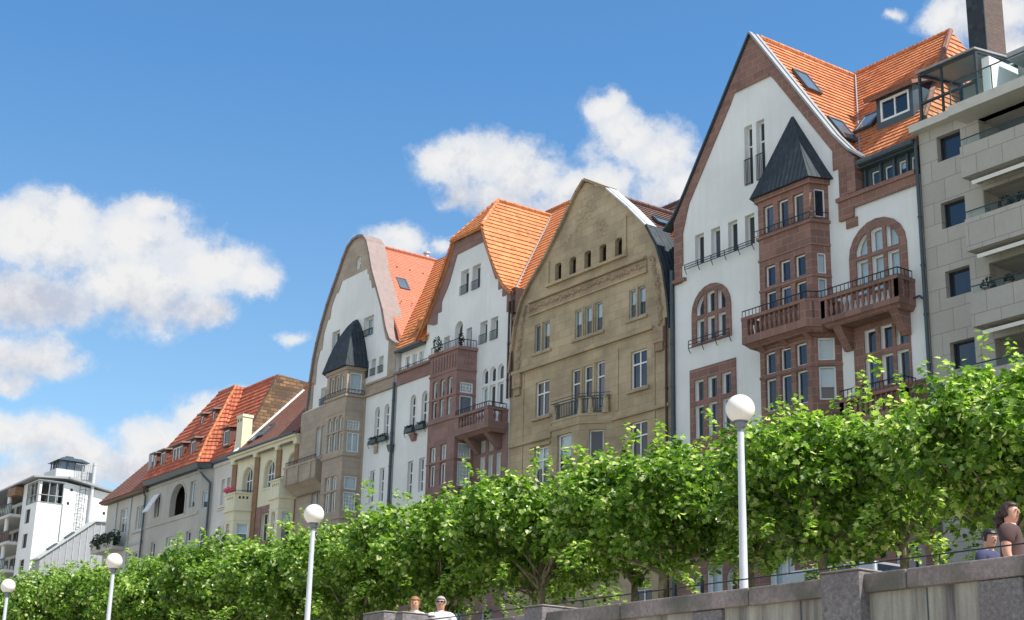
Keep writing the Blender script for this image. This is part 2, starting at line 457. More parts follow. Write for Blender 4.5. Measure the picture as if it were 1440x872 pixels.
def balustrade(root, pts, z0, z1, mat, base=None, name='balcony', pier=.34, closed=False):
    """pts: front line of the parapet; slab back to the wall at Y=45"""
    m = MB(); base = base or z0-.45
    foot = [(x, y) for x, y in pts]
    m.hexa([(x, y, base+.12) for x, y in foot], [(x, y, z0) for x, y in foot])
    cx = sum(p[0] for p in foot)/len(foot); 
    low = [(cx+(x-cx)*.93, 45.02-(45.02-y)*.78, base-.05) for x, y in foot]
    m.hexa(low, [(x, y, base+.117) for x, y in [(cx+(x-cx)*.985, 45.01-(45.01-y)*.95) for x, y in foot]])
    for (xa, ya), (xb, yb) in zip(foot, foot[1:]):
        d = V((xb-xa, yb-ya)); ln = d.length
        if ln < .05: continue
        d.normalize(); nn = V((-d.y, d.x))*.22
        def bx(t0, t1, za, zb, e=0):
            A = V((xa, ya))+d*t0; B = V((xa, ya))+d*t1; o = nn.normalized()*e
            q = [A-o, B-o, B+nn-o*-1, A+nn-o*-1]
            m.hexa([(p.x, p.y, za) for p in q], [(p.x, p.y, zb) for p in q])
        bx(0, ln, z1-.14, z1, .03)
        bx(0, pier, z0, z1-.142); bx(ln-pier, ln, z0+.001, z1-.141)
        inner = ln-2*pier
        if inner > .3:
            k = max(2, int(inner/.26))
            for i in range(k):
                c = pier+inner*(i+.5)/k; P = V((xa, ya))+d*c+nn*.5
                m.lathe((P.x, P.y, z0), [(.05, 0), (.045, .1), (.085, (z1-z0)*.35), (.04, (z1-z0)*.65), (.06, z1-z0-.14)], 8)
    return m.build(name, mat, root)
YF = 45.0; GZ = 4.6; PZ = 1.6
def arcpts(c, z, rx, rz, a0, a1, n): return [(c+rx*math.cos(math.radians(a0+(a1-a0)*i/n)), z+rz*math.sin(math.radians(a0+(a1-a0)*i/n))) for i in range(n+1)]
def strip_coping(mb, line, y0, y1, th, up=0):
    """a coping that follows a gable outline (list of (x,z)), th thick, from y0 to y1"""
    for (xa, za), (xb, zb) in zip(line, line[1:]):
        d = V((xb-xa, zb-za)).normalized(); n = V((-d.y, d.x))
        if n.y < 0 and abs(n.y) > .05: n = -n
        A0 = V((xa, za))+n*up; B0 = V((xb, zb))+n*up; A1 = A0+n*th; B1 = B0+n*th
        e = d*.02
        A0 = A0-e; A1 = A1-e; B0 = B0+e; B1 = B1+e
        mb.hexa([(A0.x, y0, A0.y), (B0.x, y0, B0.y), (B1.x, y0, B1.y), (A1.x, y0, A1.y)], [(A0.x, y1, A0.y), (B0.x, y1, B0.y), (B1.x, y1, B1.y), (A1.x, y1, A1.y)])
    return mb
def skylight(root, c, n, u, w, h, name='skylight', tilt=0):
    c = V(c); n = V(n).normalized(); u = V(u).normalized(); v = n.cross(u)
    if v.z < 0: v = -v
    if tilt:
        rot = Matrix.Rotation(tilt, 3, u); v = rot@v; n2 = rot@n
        if n2.z < 0: n2 = -n2
        n = n2; c = c+n*.12
    m = MB()
    def bx(a0, a1, b0, b1, h0, h1): 
        q = [c+u*a+v*b for a, b in ((a0, b0), (a1, b0), (a1, b1), (a0, b1))]
        m.hexa([tuple(p+n*h0) for p in q], [tuple(p+n*h1) for p in q])
    t = .09
    bx(-w/2, w/2, -h/2, -h/2+t, 0, .13); bx(-w/2, w/2, h/2-t, h/2, 0, .13); bx(-w/2, -w/2+t, -h/2+t, h/2-t, 0, .13); bx(w/2-t, w/2, -h/2+t, h/2-t, 0, .13)
    f = m.build(name, 'dark_zinc', root)
    g = MB(); q = [c+u*a+v*b+n*.1 for a, b in ((-w/2+t, -h/2+t), (w/2-t, -h/2+t), (w/2-t, h/2-t), (-w/2+t, h/2-t))]
    g.add([tuple(p) for p in q], [(0, 1, 2, 3)]); g.build('pane', 'pale_glass', f)
    return f
def pipe(root, x, z0, z1, mat='dark_zinc', r=.07, y=YF-.12, name='downpipe', hopper=None):
    m = MB().tube((x, y, z0), (x, y, z1), r, n=10)
    z = z0+1
    while z < z1: m.tube((x, y, z-.04), (x, y, z+.04), r+.02, n=10); z += 2
    if hopper: m.hexa([(x-.12, y-.12, hopper), (x+.12, y-.12, hopper), (x+.12, y+.1, hopper), (x-.12, y+.1, hopper)], [(x-.24, y-.2, hopper+.4), (x+.24, y-.2, hopper+.4), (x+.24, y+.1, hopper+.4), (x-.24, y+.1, hopper+.4)])
    return m.build(name, mat, root)
def house(name, label, x0, x1):
    return thing(name, label, 'house', ((x0+x1)/2, YF, GZ), group='gabled houses in the riverside row')
def valley(ex, rx, ze, zr, ye, yr):
    return None
def cross_gable(root, rx, prof, yf, zeave, yeave, tanm, mat, **k):
    """slopes of a roof whose ridge runs back from the street; prof: [(x,z)...] from ridge to eave; main roof plane z = zeave+(y-yeave)*tanm"""
    yb = lambda z: yeave+max(0, z-zeave)/tanm+.25
    P = []
    for (xa, za), (xb, zb) in zip(prof, prof[1:]):
        P.append([(xa, yf if not isinstance(yf, dict) else yf.get(za, yf[0]), za), (xa, yb(za), za), (xb, yb(zb), zb), (xb, yf if not isinstance(yf, dict) else yf.get(zb, yf[0]), zb)])
    return P
# ================================================================== H1 : tall white and red sandstone house
def build_h1():
    h = house('gabled_house', 'tall white house with red sandstone trim, steep pointed gable and slate capped oriel', -50.1, -35.75)
    P = Panel(h, (0, YF))
    rs = 'red_sandstone'
    # windows in the plain wall
    for u0, u1 in ((-45.33, -44.83), (-44.58, -44.06)): P.win(u0, u1, 25.95, 28.85, tr=(27.9,), rev=.3, cur=0)
    for c in (-48.4, -47.32, -46.2, -45.12): P.win(c-.3, c+.3, 23.1, 24.55, rev=.28, cur=0)
    m3 = lambda: None
    # arched stone windows: individual lights
    def arched(xl, xr, zb, zt, ztr, ncol, cur):
        w = (xr-xl)/ncol; rise = (xr-xl)/2*.92
        for i in range(ncol):
            a = xl+w*i+.09; b = xl+w*(i+1)-.09
            edge = i in (0, ncol-1)
            P.win(a, b, zb, ztr-.09, cur=cur, rev=.17)
            if edge:
                # quarter arch light
                zs = zt-rise; c = (xl+xr)/2; hw = (xr-xl)/2-.05
                us = [a+(b-a)*t/6 for t in range(7)]
                top = [(u, zs+rise*math.sqrt(max(0, 1-((u-c)/hw)**2))-.06) for u in us]
                q = [(a, ztr+.09), (b, ztr+.09)]+[(u, z) for u, z in reversed(top)]
                q = [p for p in q if p[1] >= ztr+.09]
                P.holes.append(q)
                m = MB(); w2 = .065; cu = sum(p[0] for p in q)/len(q); cz = sum(p[1] for p in q)/len(q)
                inn = [(cu+(p[0]-cu)*(1-w2/(b-a)*2), cz+(p[1]-cz)*(1-w2/(zt-ztr)*2)) for p in q]; n = len(q)
                m.add([P.pt(*p, .12) for p in q]+[P.pt(*p, .12) for p in inn]+[P.pt(*p, .19) for p in inn], [(i_, (i_+1) % n, n+(i_+1) % n, n+i_) for i_ in range(n)]+[(n+i_, n+(i_+1) % n, 2*n+(i_+1) % n, 2*n+i_) for i_ in range(n)])
                f = m.build('window', 'white_frame', h)
                MB().add([P.pt(*p, .17) for p in inn], [tuple(range(n))]).build('pane', 'clear_glass' if cur else 'dark_glass', f)
                if cur: MB().add([P.pt(*p, .22) for p in inn], [tuple(range(n))]).build('curtain', 'curtain', f)
            else: P.win(a, b, ztr+.09, zt-.12, arch=.1, cur=cur, rev=.17)
    arched(-48.72, -46.6, 19.3, 21.72, 20.5, 3, 0)
    arched(-39.15, -36.75, 19.2, 21.95, 20.75, 3, 1)
    # square stone window group left, two rows
    for c in (-48.5, -47.65, -46.75): P.win(c-.3, c+.3, 16.62, 17.6, rev=.18, cur=0); P.win(c-.3, c+.3, 14.9, 16.42, rev=.18, cur=0)
    # right stone window group below the balcony
    for c in (-38.55, -37.72, -36.95): P.win(c-.3, c+.3, 16.72, 17.68, rev=.18, cur=0); P.win(c-.3, c+.3, 15.25, 16.5, rev=.18, cur=0)
    # lower floors behind the trees
    for c in (-48.6, -47.7, -46.8, -38.6, -37.6): P.win(c-.33, c+.33, 11.2, 13.2, rev=.3, cur=0)
    P.win(-48.95, -48.35, 7.0, 9.0, arch=.5, rev=.25, cur=0); P.win(-48.15, -47.2, 7.0, 9.2, rev=.25, cur=1); P.win(-46.95, -46.35, 7.0, 9.0, arch=.5, rev=.25, cur=0)
    P.win(-44.4, -43.0, 6.6, 9.2, arch=.45, cols=2, rev=.3, cur=1)
    P.win(-41.8, -40.4, 6.6, 9.2, arch=.45, cols=2, rev=.3, cur=0)
    P.win(-37.8, -36.4, 6.4, 9.1, arch=.65, cols=2, rev=.3, mat='dark_frame', cur=0)
    bayhole = [(-43.5, 11.0), (-40.9, 11.0), (-40.9, 24.2), (-43.5, 24.2)]
    P.holes.append(bayhole)
    gab = [(-50.1, GZ), (-35.75, GZ), (-35.75, 23.5), (-39.0, 23.5), (-39.0, 25.25), (-44.73, 33.3), (-50.15, 25.6)]
    w = MB(); P.slab(w, gab, 0, .42)
    body(w, -50.1, -35.75, 45.42, 58.5, GZ, 24.6)
    w.build('wall', 'white_plaster', h)
    # red stone overlays
    t = MB(); D = -.05
    lower = [(-50.1, GZ+.01), (-35.76, GZ+.01), (-35.76, 15.15), (-36.55, 15.15), (-36.55, 18.2), (-39.4, 18.2), (-39.4, 14.6), (-46.15, 14.6), (-46.15, 18.13), (-49.12, 18.13), (-49.12, 14.2), (-50.1, 14.2)]
    hs = [q for q in P.inside(lower)]
    P.slab(t, lower, D, .002, [q for q in hs if q is not bayhole]+[[(-43.5, 11), (-40.9, 11), (-40.9, 14.3), (-43.5, 14.3)]])
    # quoins / verge band of the gable
    def band(x0, z0, x1, z1, w0, w1):
        return [(x0, z0), (x1, z1), (x1, z1-w1), (x0, z0-w0)]
    P.slab(t, [(-50.1, 25.6), (-44.73, 33.25), (-39.05, 25.3), (-39.05, 22.6), (-39.8, 22.6), (-39.8, 25.0), (-40.1, 25.0), (-40.1, 25.9), (-43.35, 30.5), (-43.7, 30.9), (-45.8, 30.9), (-46.15, 30.3), (-49.05, 26.25), (-49.3, 25.5), (-49.5, 24.9), (-49.5, 23.3), (-49.6, 23.3), (-49.6, 22.45), (-50.1, 22.45)], D, .002, [])
    P.slab(t, [(-39.84, 22.62), (-39.04, 22.62), (-39.04, 23.0), (-35.76, 23.0), (-35.76, 23.55), (-39.84, 23.55)], D-.06, D-.002, [])
    P.slab(t, [(-39.5, 22.2), (-38.9, 22.2), (-38.9, 22.6), (-39.5, 22.6)], D-.02, .002, [])
    t.box(-39.2, -38.75, 44.77, 45.3, 23.63, 25.2)            # pilaster between gable foot and attic
    for args in ((-48.72, -46.6, 19.3, 21.72, 1.0, .22), (-39.15, -36.75, 19.2, 21.95, 1.1, .28)):
        a0, a1, z0, z1, ar, wd = args
        outer = shape(a0-wd, a1+wd, z0-.1, z1+wd, ar+wd)
        P.slab(t, outer, D-.01, .003, P.inside(outer))
    t.build('sandstone_trim', rs, h)
    # frieze moulding and gable mouldings
    m = MB()
    m.box(-39.9, -35.77, 44.80, 44.95, 23.45, 23.62); m.build('stone_moulding', rs, h); m = MB()
    P.slab(m, [(-45.9, 30.75), (-43.6, 30.75), (-43.6, 30.92), (-45.9, 30.92)], -.1, -.05, []); m.build('stone_moulding', rs, h); m = MB()
    m.box(-50.2, -49.3, 44.82, 45.0, 22.5, 22.65)
    m.build('stone_moulding', rs, h)
    # gable coping, lead
    c = MB(); line = [(-50.75, 25.35), (-50.1, 25.8), (-49.4, 26.65), (-44.73, 33.35)]
    strip_coping(c, line, 44.84, 45.5, .08)
    c.build('gable_coping', 'dark_zinc', h)
    c = MB(); line2 = [(-44.73, 33.35), (-40.0, 26.6), (-39.2, 25.65), (-38.4, 25.0)]
    for (xa, za), (xb, zb) in zip(line2, line2[1:]):
        for (a, b, y0, y1) in ((0, .09, 44.80, 44.99), (-.02, .05, 44.99, 45.2), (.0, .10, 45.2, 45.4)):
            d = V((xb-xa, zb-za)).normalized(); n = V((-d.y, d.x)); n = n if n.y > 0 else -n
            A = V((xa, za)); B = V((xb, zb))
            c.hexa([(p.x, y0, p.y) for p in (A+n*a, B+n*a, B+n*b, A+n*b)], [(p.x, y1, p.y) for p in (A+n*a, B+n*a, B+n*b, A+n*b)])
    c.build('gable_coping', 'pale_zinc', h)
    # roof
    tn = 8.65/7.0
    R1 = cross_gable(h, -44.73, [(-44.73, 33.3), (-39.9, 26.3), (-38.55, 24.85)], 45.3, 24.75, 44.85, tn, None)
    R2 = cross_gable(h, -44.73, [(-44.73, 33.3), (-49.4, 26.5), (-50.7, 25.2)], 45.3, 24.75, 44.85, tn, None)
    main = [[(-39.3, 44.85, 24.75), (-35.7, 44.85, 24.75), (-39.0, 52, 33.4), (-44.9, 52, 33.4)],
            [(-35.7, 44.85, 24.75), (-35.7, 59, 24.75), (-39.0, 52, 33.4)],
            [(-35.7, 59, 24.75), (-50.2, 59, 24.75), (-50.2, 52, 33.4), (-39.0, 52, 33.4)],
            [(-50.1, 45.8, 25.92), (-48.9, 45.8, 25.92), (-44.0, 52, 33.4), (-50.1, 52, 33.4)]]
    roof(h, R1+R2+main, 'orange_tiles', .34, .055)
    ridge_tiles(h, [(-39, 52, 33.45), (-50.2, 52, 33.45)], 'orange_tiles')
    ridge_tiles(h, [(-39, 52, 33.45), (-35.75, 45, 24.85)], 'maroon_tiles', .14)
    ridge_tiles(h, [(-44.73, 45.5, 33.35), (-44.73, 51.9, 33.35)], 'orange_tiles')
    v = MB()
    A = V((-38.62, 45.0, 24.95)); B = V((-44.65, 51.95, 33.42)); v.tube(A, B, .045, n=6); v.build('valley_gutter', 'pale_zinc', h)
    # attic dormer row with dark cladding
    Q = Panel(h, (0, 45.25))
    for cc in (-38.1, -37.4, -36.68, -36.05): Q.win(cc-.2, cc+.2, 23.68, 24.42, rev=.12, cur=.4 if cc > -36.9 else 0, fw=.05)
    q = MB(); Q.slab(q, [(-38.75, 23.5), (-35.77, 23.5), (-35.77, 24.6), (-38.75, 24.6)], 0, .3)
    for x in (-38.55, -37.75, -37.04, -36.36, -35.86): q.box(x-.05, x+.05, 45.13, 45.25, 23.5, 24.6)
    q.box(-38.75, -35.77, 44.9, 45.3, 24.6, 24.66)
    q.build('attic_dormer', 'dark_zinc', h)
    MB().tube((-38.6, 44.75, 24.78), (-35.7, 44.75, 24.78), .11, n=10).box(-38.6, -35.7, 44.78, 45.0, 24.66, 24.95).build('gutter', 'dark_zinc', h)
    # roof dormer with white window
    d = MB()
    def rp(x, y): return 24.75+(y-44.85)*tn
    yf = 46.55; zf = rp(0, yf)
    D2 = Panel(h, (0, yf))
    D2.win(-38.75, -37.2, zf+.35, zf+1.35, cols=2, rev=.06, cur=0, fw=.1)
    D2.slab(d, [(-38.95, zf), (-37.0, zf), (-37.0, zf+1.55), (-38.95, zf+1.55)], 0, .2)
    for x in (-38.95, -37.1): d.prism([(x, yf+.2, zf), (x, yf+.2, zf+1.55), (x, yf+1.5, zf+1.55)], (.1, 0, 0))
    dm = d.build('dormer', 'dark_zinc', h)
    roof(h, [[(-39.35, yf-.35, zf+1.5), (-36.75, yf-.35, zf+1.5), (-36.9, yf+2.4, zf+2.75), (-38.9, yf+2.4, zf+2.75)]], 'maroon_tiles', .3, .04, .16, name='dormer_roof')
    nrm = (0, -tn, 1)
    skylight(h, (-40.1, 47.4, rp(0, 47.4)+.05), nrm, (1, 0, 0), 1.05, 1.3, tilt=0)
    n1 = (7.0, 0, 4.83)
    for (x, y, z) in ((-42.8, 46.25, 30.55), (-40.55, 45.95, 27.3)): skylight(h, (x+.05, y+.15, z), n1, (0, 1, 0), .95, 1.6)
    # chimney
    # oriel
    xl, xr, xw, yo = -43.8, -40.78, -40.45, 44.2
    om = MB(); ob = 14.3; ot = 24.45
    F = Panel(h, (xl, yo), (xr, yo)); Sd = Panel(h, (xr, yo), (xw, YF)); Ls = Panel(h, (xl-.3, YF), (xl, yo))
    W = xr-xl
    for i in range(3):
        c = .62+i*.87
        F.win(c-.3, c+.3, 22.95, 24.2, rev=.18, cur=0)
        F.win(c-.31, c+.31, 20.5, 21.45, rev=.18, cur=0)
        F.win(c-.31, c+.31, 19.2, 20.28, rev=.18, cur=0)
    sl = Sd.len
    Sd.win(sl*.25, sl*.8, 23.0, 24.25, rev=.1, cur=0, fw=.05); Sd.win(sl*.3, sl*.75, 20.5, 21.4, rev=.1, cur=1, fw=.05); Sd.win(sl*.3, sl*.75, 19.3, 20.3, rev=.1, cur=1, fw=.05)
    for p in (F, Sd, Ls): p.slab(om, [(0, 18.3), (p.len, 18.3), (p.len, ot), (0, ot)], 0, .22)
    for z, e, hh in ((22.72, .08, .12), (21.72, .04, .1), (24.45, .12, .22), (20.34, .03, .1)):
        ring = [(xl-.3-e, YF), (xl-e, yo-e), (xr+e, yo-e), (xw+e, YF)]
        om.hexa([(x, y, z) for x, y in ring], [(x, y, z+hh) for x, y in ring])
    orl = om.build('oriel', rs, h)
    # oriel roof: bell-cast slate hood
    rm = MB(); cx = (xl+xr)/2-.05
    def ringat(f, z, top=False): return [(cx+(x-cx)*f, YF-(YF-y)*f, z) for x, y in ((xl-.6, YF), (xl-.24, yo-.28), (xr+.24, yo-.28), (xw+.34, YF))]
    base = ringat(1.0, 24.66); mid = ringat(.86, 25.15); ap = ringat(.03, 28.3)
    rm.hexa(base, mid); rm.hexa([tuple(p) for p in mid], ap)
    rm.build('oriel_roof', 'slate', orl)
    # balcony rail under the upper oriel windows
    iron_rail(h, [(xl-.1, yo-.16), (xr+.12, yo-.16), (xw+.15, 44.75)], 22.86, 23.12, .2, 'oriel_rail', r=.012)
    # lower bay
    xl2, xr2, xw2, yb = -43.85, -40.95, -40.05, 44.15
    F2 = Panel(h, (xl2, yb), (xr2, yb)); S2 = Panel(h, (xr2, yb), (xw2, YF)); L2 = Panel(h, (xl2-.4, YF), (xl2, yb))
    for i in range(3):
        c = .58+i*.88
        F2.win(c-.31, c+.31, 16.65, 17.6, rev=.18, cur=0); F2.win(c-.31, c+.31, 15.05, 16.45, rev=.18, cur=0); F2.win(c-.31, c+.31, 11.3, 13.2, rev=.18, cur=0)
    S2.win(.28, .95, 16.75, 17.7, rev=.14, cur=1); S2.win(.28, .95, 15.1, 16.5, rev=.14, cur=.6); S2.win(.28, .95, 11.3, 13.2, rev=.14, cur=0)
    b = MB()
    for p in (F2, S2, L2): p.slab(b, [(0, 10.6), (p.len, 10.6), (p.len, 18.3), (0, 18.3)], 0, .2)
    for z, e, hh in ((14.45, .08, .14), (16.5, .03, .1), (17.75, .06, .12), (10.5, .1, .2)):
        ring = [(xl2-.4-e, YF), (xl2-e, yb-e), (xr2+e, yb-e), (xw2+e, YF)]
        b.hexa([(x, y, z) for x, y in ring], [(x, y, z+hh) for x, y in ring])
    b.build('bay', rs, h)
    # balconies
    balustrade(h, [(-44.35, YF), (-44.3, 43.55), (-40.6, 43.55), (-40.2, 44.0), (-40.2, YF)], 18.35, 19.2, rs, 17.9)
    balustrade(h, [(-40.21, YF), (-40.21, 44.0), (-36.2, 44.0), (-36.2, YF)], 18.3, 19.18, rs, 17.95)
    iron_rail(h, [(-44.3, 43.6), (-40.6, 43.6), (-40.2, 44.05), (-36.25, 44.05), (-36.25, 44.9)], 19.22, 19.5, .2, 'balcony_rail')
    balustrade(h, [(-39.6, YF), (-39.6, 44.2), (-36.3, 44.2), (-36.3, YF)], 14.0, 14.85, rs, 13.6)
    iron_rail(h, [(-39.6, 44.25), (-36.35, 44.25), (-36.35, 44.9)], 14.88, 15.2, .2, 'balcony_rail')
    for x in (-43.6, -42.3, -41.0): MB().hexa([(x-.14, 44.9, 17.2), (x+.14, 44.9, 17.2), (x+.14, 45.0, 17.2), (x-.14, 45, 17.2)], [(x-.14, 43.8, 17.85), (x+.14, 43.8, 17.85), (x+.14, 45, 17.85), (x-.14, 45, 17.85)]).build('console', rs, h)
    for x in (-39.6, -36.7): MB().hexa([(x-.2, 44.85, 17.0), (x+.2, 44.85, 17.0), (x+.2, 45.0, 17.0), (x-.2, 45, 17.0)], [(x-.2, 44.2, 17.9), (x+.2, 44.2, 17.9), (x+.2, 45, 17.9), (x-.2, 45, 17.9)]).build('console', rs, h)
    planter_rail(h, [(-49.15, 44.75), (-44.75, 44.75)], 22.95)
    planter_rail(h, [(-48.95, 44.75), (-46.3, 44.75)], 19.1, .35)
    iron_rail(h, [(-45.33, 44.95), (-44.83, 44.95)], 26.0, 27.2, .1, 'french_rail', r=.014); iron_rail(h, [(-44.58, 44.95), (-44.06, 44.95)], 26.0, 27.2, .1, 'french_rail', r=.014)
    pipe(h, -35.68, GZ, 24.8); m = MB().path([(-36.5, 44.86, 18.35), (-35.9, 44.86, 18.4), (-35.7, 44.86, 18.2)], .045); m.build('branch_pipe', 'dark_zinc', h)
    pipe(h, -50.2, GZ, 23.2, r=.09)
    return h
# ================================================================== H2 : tan sandstone house
def build_h2():
    h = house('gabled_house', 'tan sandstone house with five small slit windows high in its bent gable', -63.1, -50.45)
    P = Panel(h, (0, YF)); ts = 'tan_sandstone'
    for i in range(5):
        c = -59.15+i*1.225; P.win(c-.27, c+.27, 25.08, 26.02, arch=.12, rev=.3, glass='eye_dark', mat='eye_dark', fw=.03, cur=0)
    for c in (-60.8, -60.08): P.win(c-.29, c+.29, 21.55, 23.05, mat='grey_frame', rev=.13, cur=0 if c < -60.5 else .5)
    for c in (-57.4, -56.58, -55.76): P.win(c-.28, c+.28, 21.55, 23.05, mat='grey_frame', rev=.13, cur=.5, tr=())
    for c in (-53.15, -52.5): P.win(c-.29, c+.29, 21.6, 23.05, mat='grey_frame', rev=.13, cur=.5)
    P.win(-60.9, -59.72, 18.05, 19.9, cols=2, tr=(19.25,), rev=.16, cur=0); P.win(-53.3, -52.12, 18.05, 19.9, cols=2, tr=(19.25,), rev=.16, cur=0)
    for c in (-57.55, -56.57, -55.6): P.win(c-.34, c+.34, 17.5, 19.95, tr=(19.2,), rev=.16, cur=0)
    P.win(-60.9, -59.7, 14.3, 16.42, cols=2, tr=(15.75,), rev=.16, cur=.5); P.win(-53.3, -52.1, 14.3, 16.42, cols=2, tr=(15.75,), rev=.16, cur=0)
    for z in (10.3, ):
        P.win(-60.9, -59.7, z, z+2.2, cols=2, rev=.16, cur=0); P.win(-53.3, -52.1, z, z+2.2, cols=2, rev=.16, cur=0)
    P.win(-60.9, -59.5, 6.3, 8.4, cols=2, rev=.13, cur=1); P.win(-56.2, -54.9, 6.3, 8.2, cols=2, rev=.13, cur=1); P.win(-53.0, -51.8, 6.3, 8.6, cols=2, rev=.13, cur=0)
    R_ = [(-56.92, 29.85), (-55.23, 28.95), (-53.5, 27.4), (-52.1, 26.0), (-51.35, 24.8), (-50.9, 23.5), (-50.6, 21.9), (-50.47, 20.5)]
    Lf = [(-63.08, 20.5), (-62.95, 21.9), (-62.7, 23.4), (-62.2, 24.6), (-61.5, 25.4), (-60.3, 26.4), (-59.0, 27.75), (-58.0, 28.9), (-57.5, 29.45)]
    outl = [(-63.08, GZ), (-50.47, GZ)]+R_[::-1]+Lf[::-1]
    w = MB(); P.slab(w, outl, 0, .5); body(w, -63.08, -50.47, 45.5, 58, GZ, 20.5)
    w.build('wall', ts, h)
    # mouldings, strings, frames
    m = MB()
    def bar(x0, x1, z0, z1, y=44.9, yb=45.02): m.box(x0, x1, y, yb, z0, z1)
    bar(-60.05, -53.55, 24.86, 25.0, 44.82); bar(-61.5, -52.1, 24.32, 24.46, 44.78); bar(-61.6, -52.05, 23.62, 23.72, 44.88)
    bar(-63.05, -51.6, 20.68, 20.86, 44.84); bar(-63.05, -59.4, 16.75, 16.9, 44.86); bar(-54.6, -50.5, 16.75, 16.9, 44.86)
    bar(-61.25, -59.6, 21.36, 21.5); bar(-57.85, -55.3, 21.36, 21.5); bar(-53.6, -52.05, 21.4, 21.53)
    bar(-61.1, -59.5, 17.85, 18.0, 44.85); bar(-53.5, -51.9, 17.85, 18.0, 44.85); bar(-61.2, -59.5, 16.47, 16.6, 44.88); bar(-61.1, -59.5, 14.1, 14.25, 44.85)
    bar(-53.75, -53.6, 25.0, 27.0, 44.92); bar(-60.05, -59.9, 25.0, 26.3, 44.92)
    bar(-62.0, -61.9, 14, 20.6, 44.95); bar(-51.62, -51.52, 14, 20.6, 44.95); bar(-54.35, -54.2, 17.2, 20.3, 44.955)
    for c in (-60.45, -57.0, -56.2, -52.82): bar(c-.06, c+.06, 21.5, 23.1, 44.95)
    for c in (-57.06, -56.08): bar(c-.07, c+.07, 18.1, 20.0, 44.95)
    m.build('stone_moulding', 'tan_sandstone', h)
    rl = MB()
    c = MB(); P.slab(c, [(-61.55, 23.73), (-52.08, 23.73), (-52.08, 24.31), (-61.55, 24.31)], -.07, .0, [])
    # carved reliefs: irregular raised knobs on frieze, gable top and side volutes
    rr = random.Random(3)
    def knob(x, z, r, y0=44.93, c=c, dp=1):
        a = rr.random()*6.28; n = 7
        ring0 = [(x+r*1.0*math.cos(a+6.28*i/n)*(.8+.4*rr.random()), y0+.02, z+r*math.sin(a+6.28*i/n)*(.8+.4*rr.random())) for i in range(n)]
        ring1 = [(x+(p[0]-x)*.5, y0-(.07+rr.random()*.04)*dp, z+(p[2]-z)*.5) for p in ring0]
        c.hexa(ring0, ring1)
    for i in range(46): knob(-61.4+9.2*i/45, 24.02+rr.uniform(-.08, .08), rr.uniform(.1, .18), 44.94)
    for i in range(520):
        x = rr.uniform(-59.6, -54.2); z = rr.uniform(26.4, 29.3); q = abs(abs(x+56.9)-1.0-.55*math.sin(z*3.1))
        if z < 29.2-abs(x+56.9)*.95 and (q < .32 or (z > 27.6 and abs(x+56.9) < .6)): knob(x, z, rr.uniform(.05, .13), 44.99, rl, .3)
    for sx in (-1, 1):
        cx = -62.45 if sx < 0 else -51.15
        for i in range(26):
            z = 20.9+i*.135; k = (z-20.9)/3.5
            x = cx+(.55*k*k*(1 if sx < 0 else -1)); knob(x+rr.uniform(-.1, .1), z, rr.uniform(.12, .2), 44.99)
        z = 20.6; c.box(cx-.35, cx+.35, 44.82, 45.01, 19.9, 20.65); c.box(cx-.25, cx+.25, 44.88, 45.01, 19.5, 19.9)
    c.build('carved_relief', 'carved_sandstone', h); rl.build('gable_relief', 'tan_sandstone', h)
    g = MB(); strip_coping(g, [(-63.1, 20.9)]+Lf[1:]+[(-56.92, 29.9), (-55.2, 28.93)], 44.82, 45.6, .14); g.build('gable_coping', 'carved_sandstone', h)
    g = MB(); strip_coping(g, R_[1:4], 44.88, 45.05, .07); strip_coping(g, R_[1:4], 45.05, 45.6, .11); g.build('gable_coping', 'zinc', h)
    g = MB(); strip_coping(g, R_[3:], 44.85, 46.2, .13); g.build('gable_coping', 'slate', h)
    # roofs
    tn = 9.6/6.7
    zr = 29.6
    pr = [(-56.92, zr), (-55.3, 28.7), (-52.2, 25.7), (-51.3, 24.2), (-50.5, 21.0)]
    pl = [(-56.92, zr), (-58.1, 28.7), (-60.5, 26.1), (-62.3, 24.2), (-63.05, 21.0)]
    polys = []
    for pf in (pr, pl):
        for (xa, za), (xb, zb) in zip(pf, pf[1:]): polys.append([(xa, 45.5, za-.1), (xa, 51.2, za-.1), (xb, 51.2, zb-.1), (xb, 45.5, zb-.1)])
    polys += [[(-63.0, 46.3, 21.0), (-50.5, 46.3, 21.0), (-50.5, 51.9, 30.6), (-63.0, 51.9, 30.6)], [(-63.0, 51.9, 30.6), (-50.5, 51.9, 30.6), (-50.5, 58, 21), (-63.0, 58, 21)]]
    roof(h, polys, 'brown_tiles', .3, .05)
    ridge_tiles(h, [(-56.92, 45.6, 29.6), (-56.92, 51.2, 29.6)], 'brown_tiles'); ridge_tiles(h, [(-63, 51.9, 30.65), (-50.5, 51.9, 30.65)], 'brown_tiles')
    n_ = (3.0, 0, 3.1); skylight(h, (-53.9, 47.6, 27.35), n_, (0, 1, 0), 1.1, .7)
    skylight(h, (-53.3, 48.9, 26.75), n_, (0, 1, 0), .8, .5)
    m = MB(); 
    for y in (50.5, 50.9): m.tube((-53.2, y, 26.6), (-53.2, y, 29.9), .025)
    for z in [26.9+.3*i for i in range(10)]: m.tube((-53.2, 50.5, z), (-53.2, 50.9, z), .02)
    m.tube((-53.6, 50.2, 29.5), (-52.8, 50.9, 29.7), .02); m.build('roof_ladder', 'pale_zinc', h)
    # bay with canted right side
    xl, xr, xw, yo = -58.15, -55.95, -54.65, 44.0
    F = Panel(h, (xl, yo), (xr, yo)); Sd = Panel(h, (xr, yo), (xw, YF)); Ls = Panel(h, (xl-1.2, YF), (xl, yo))
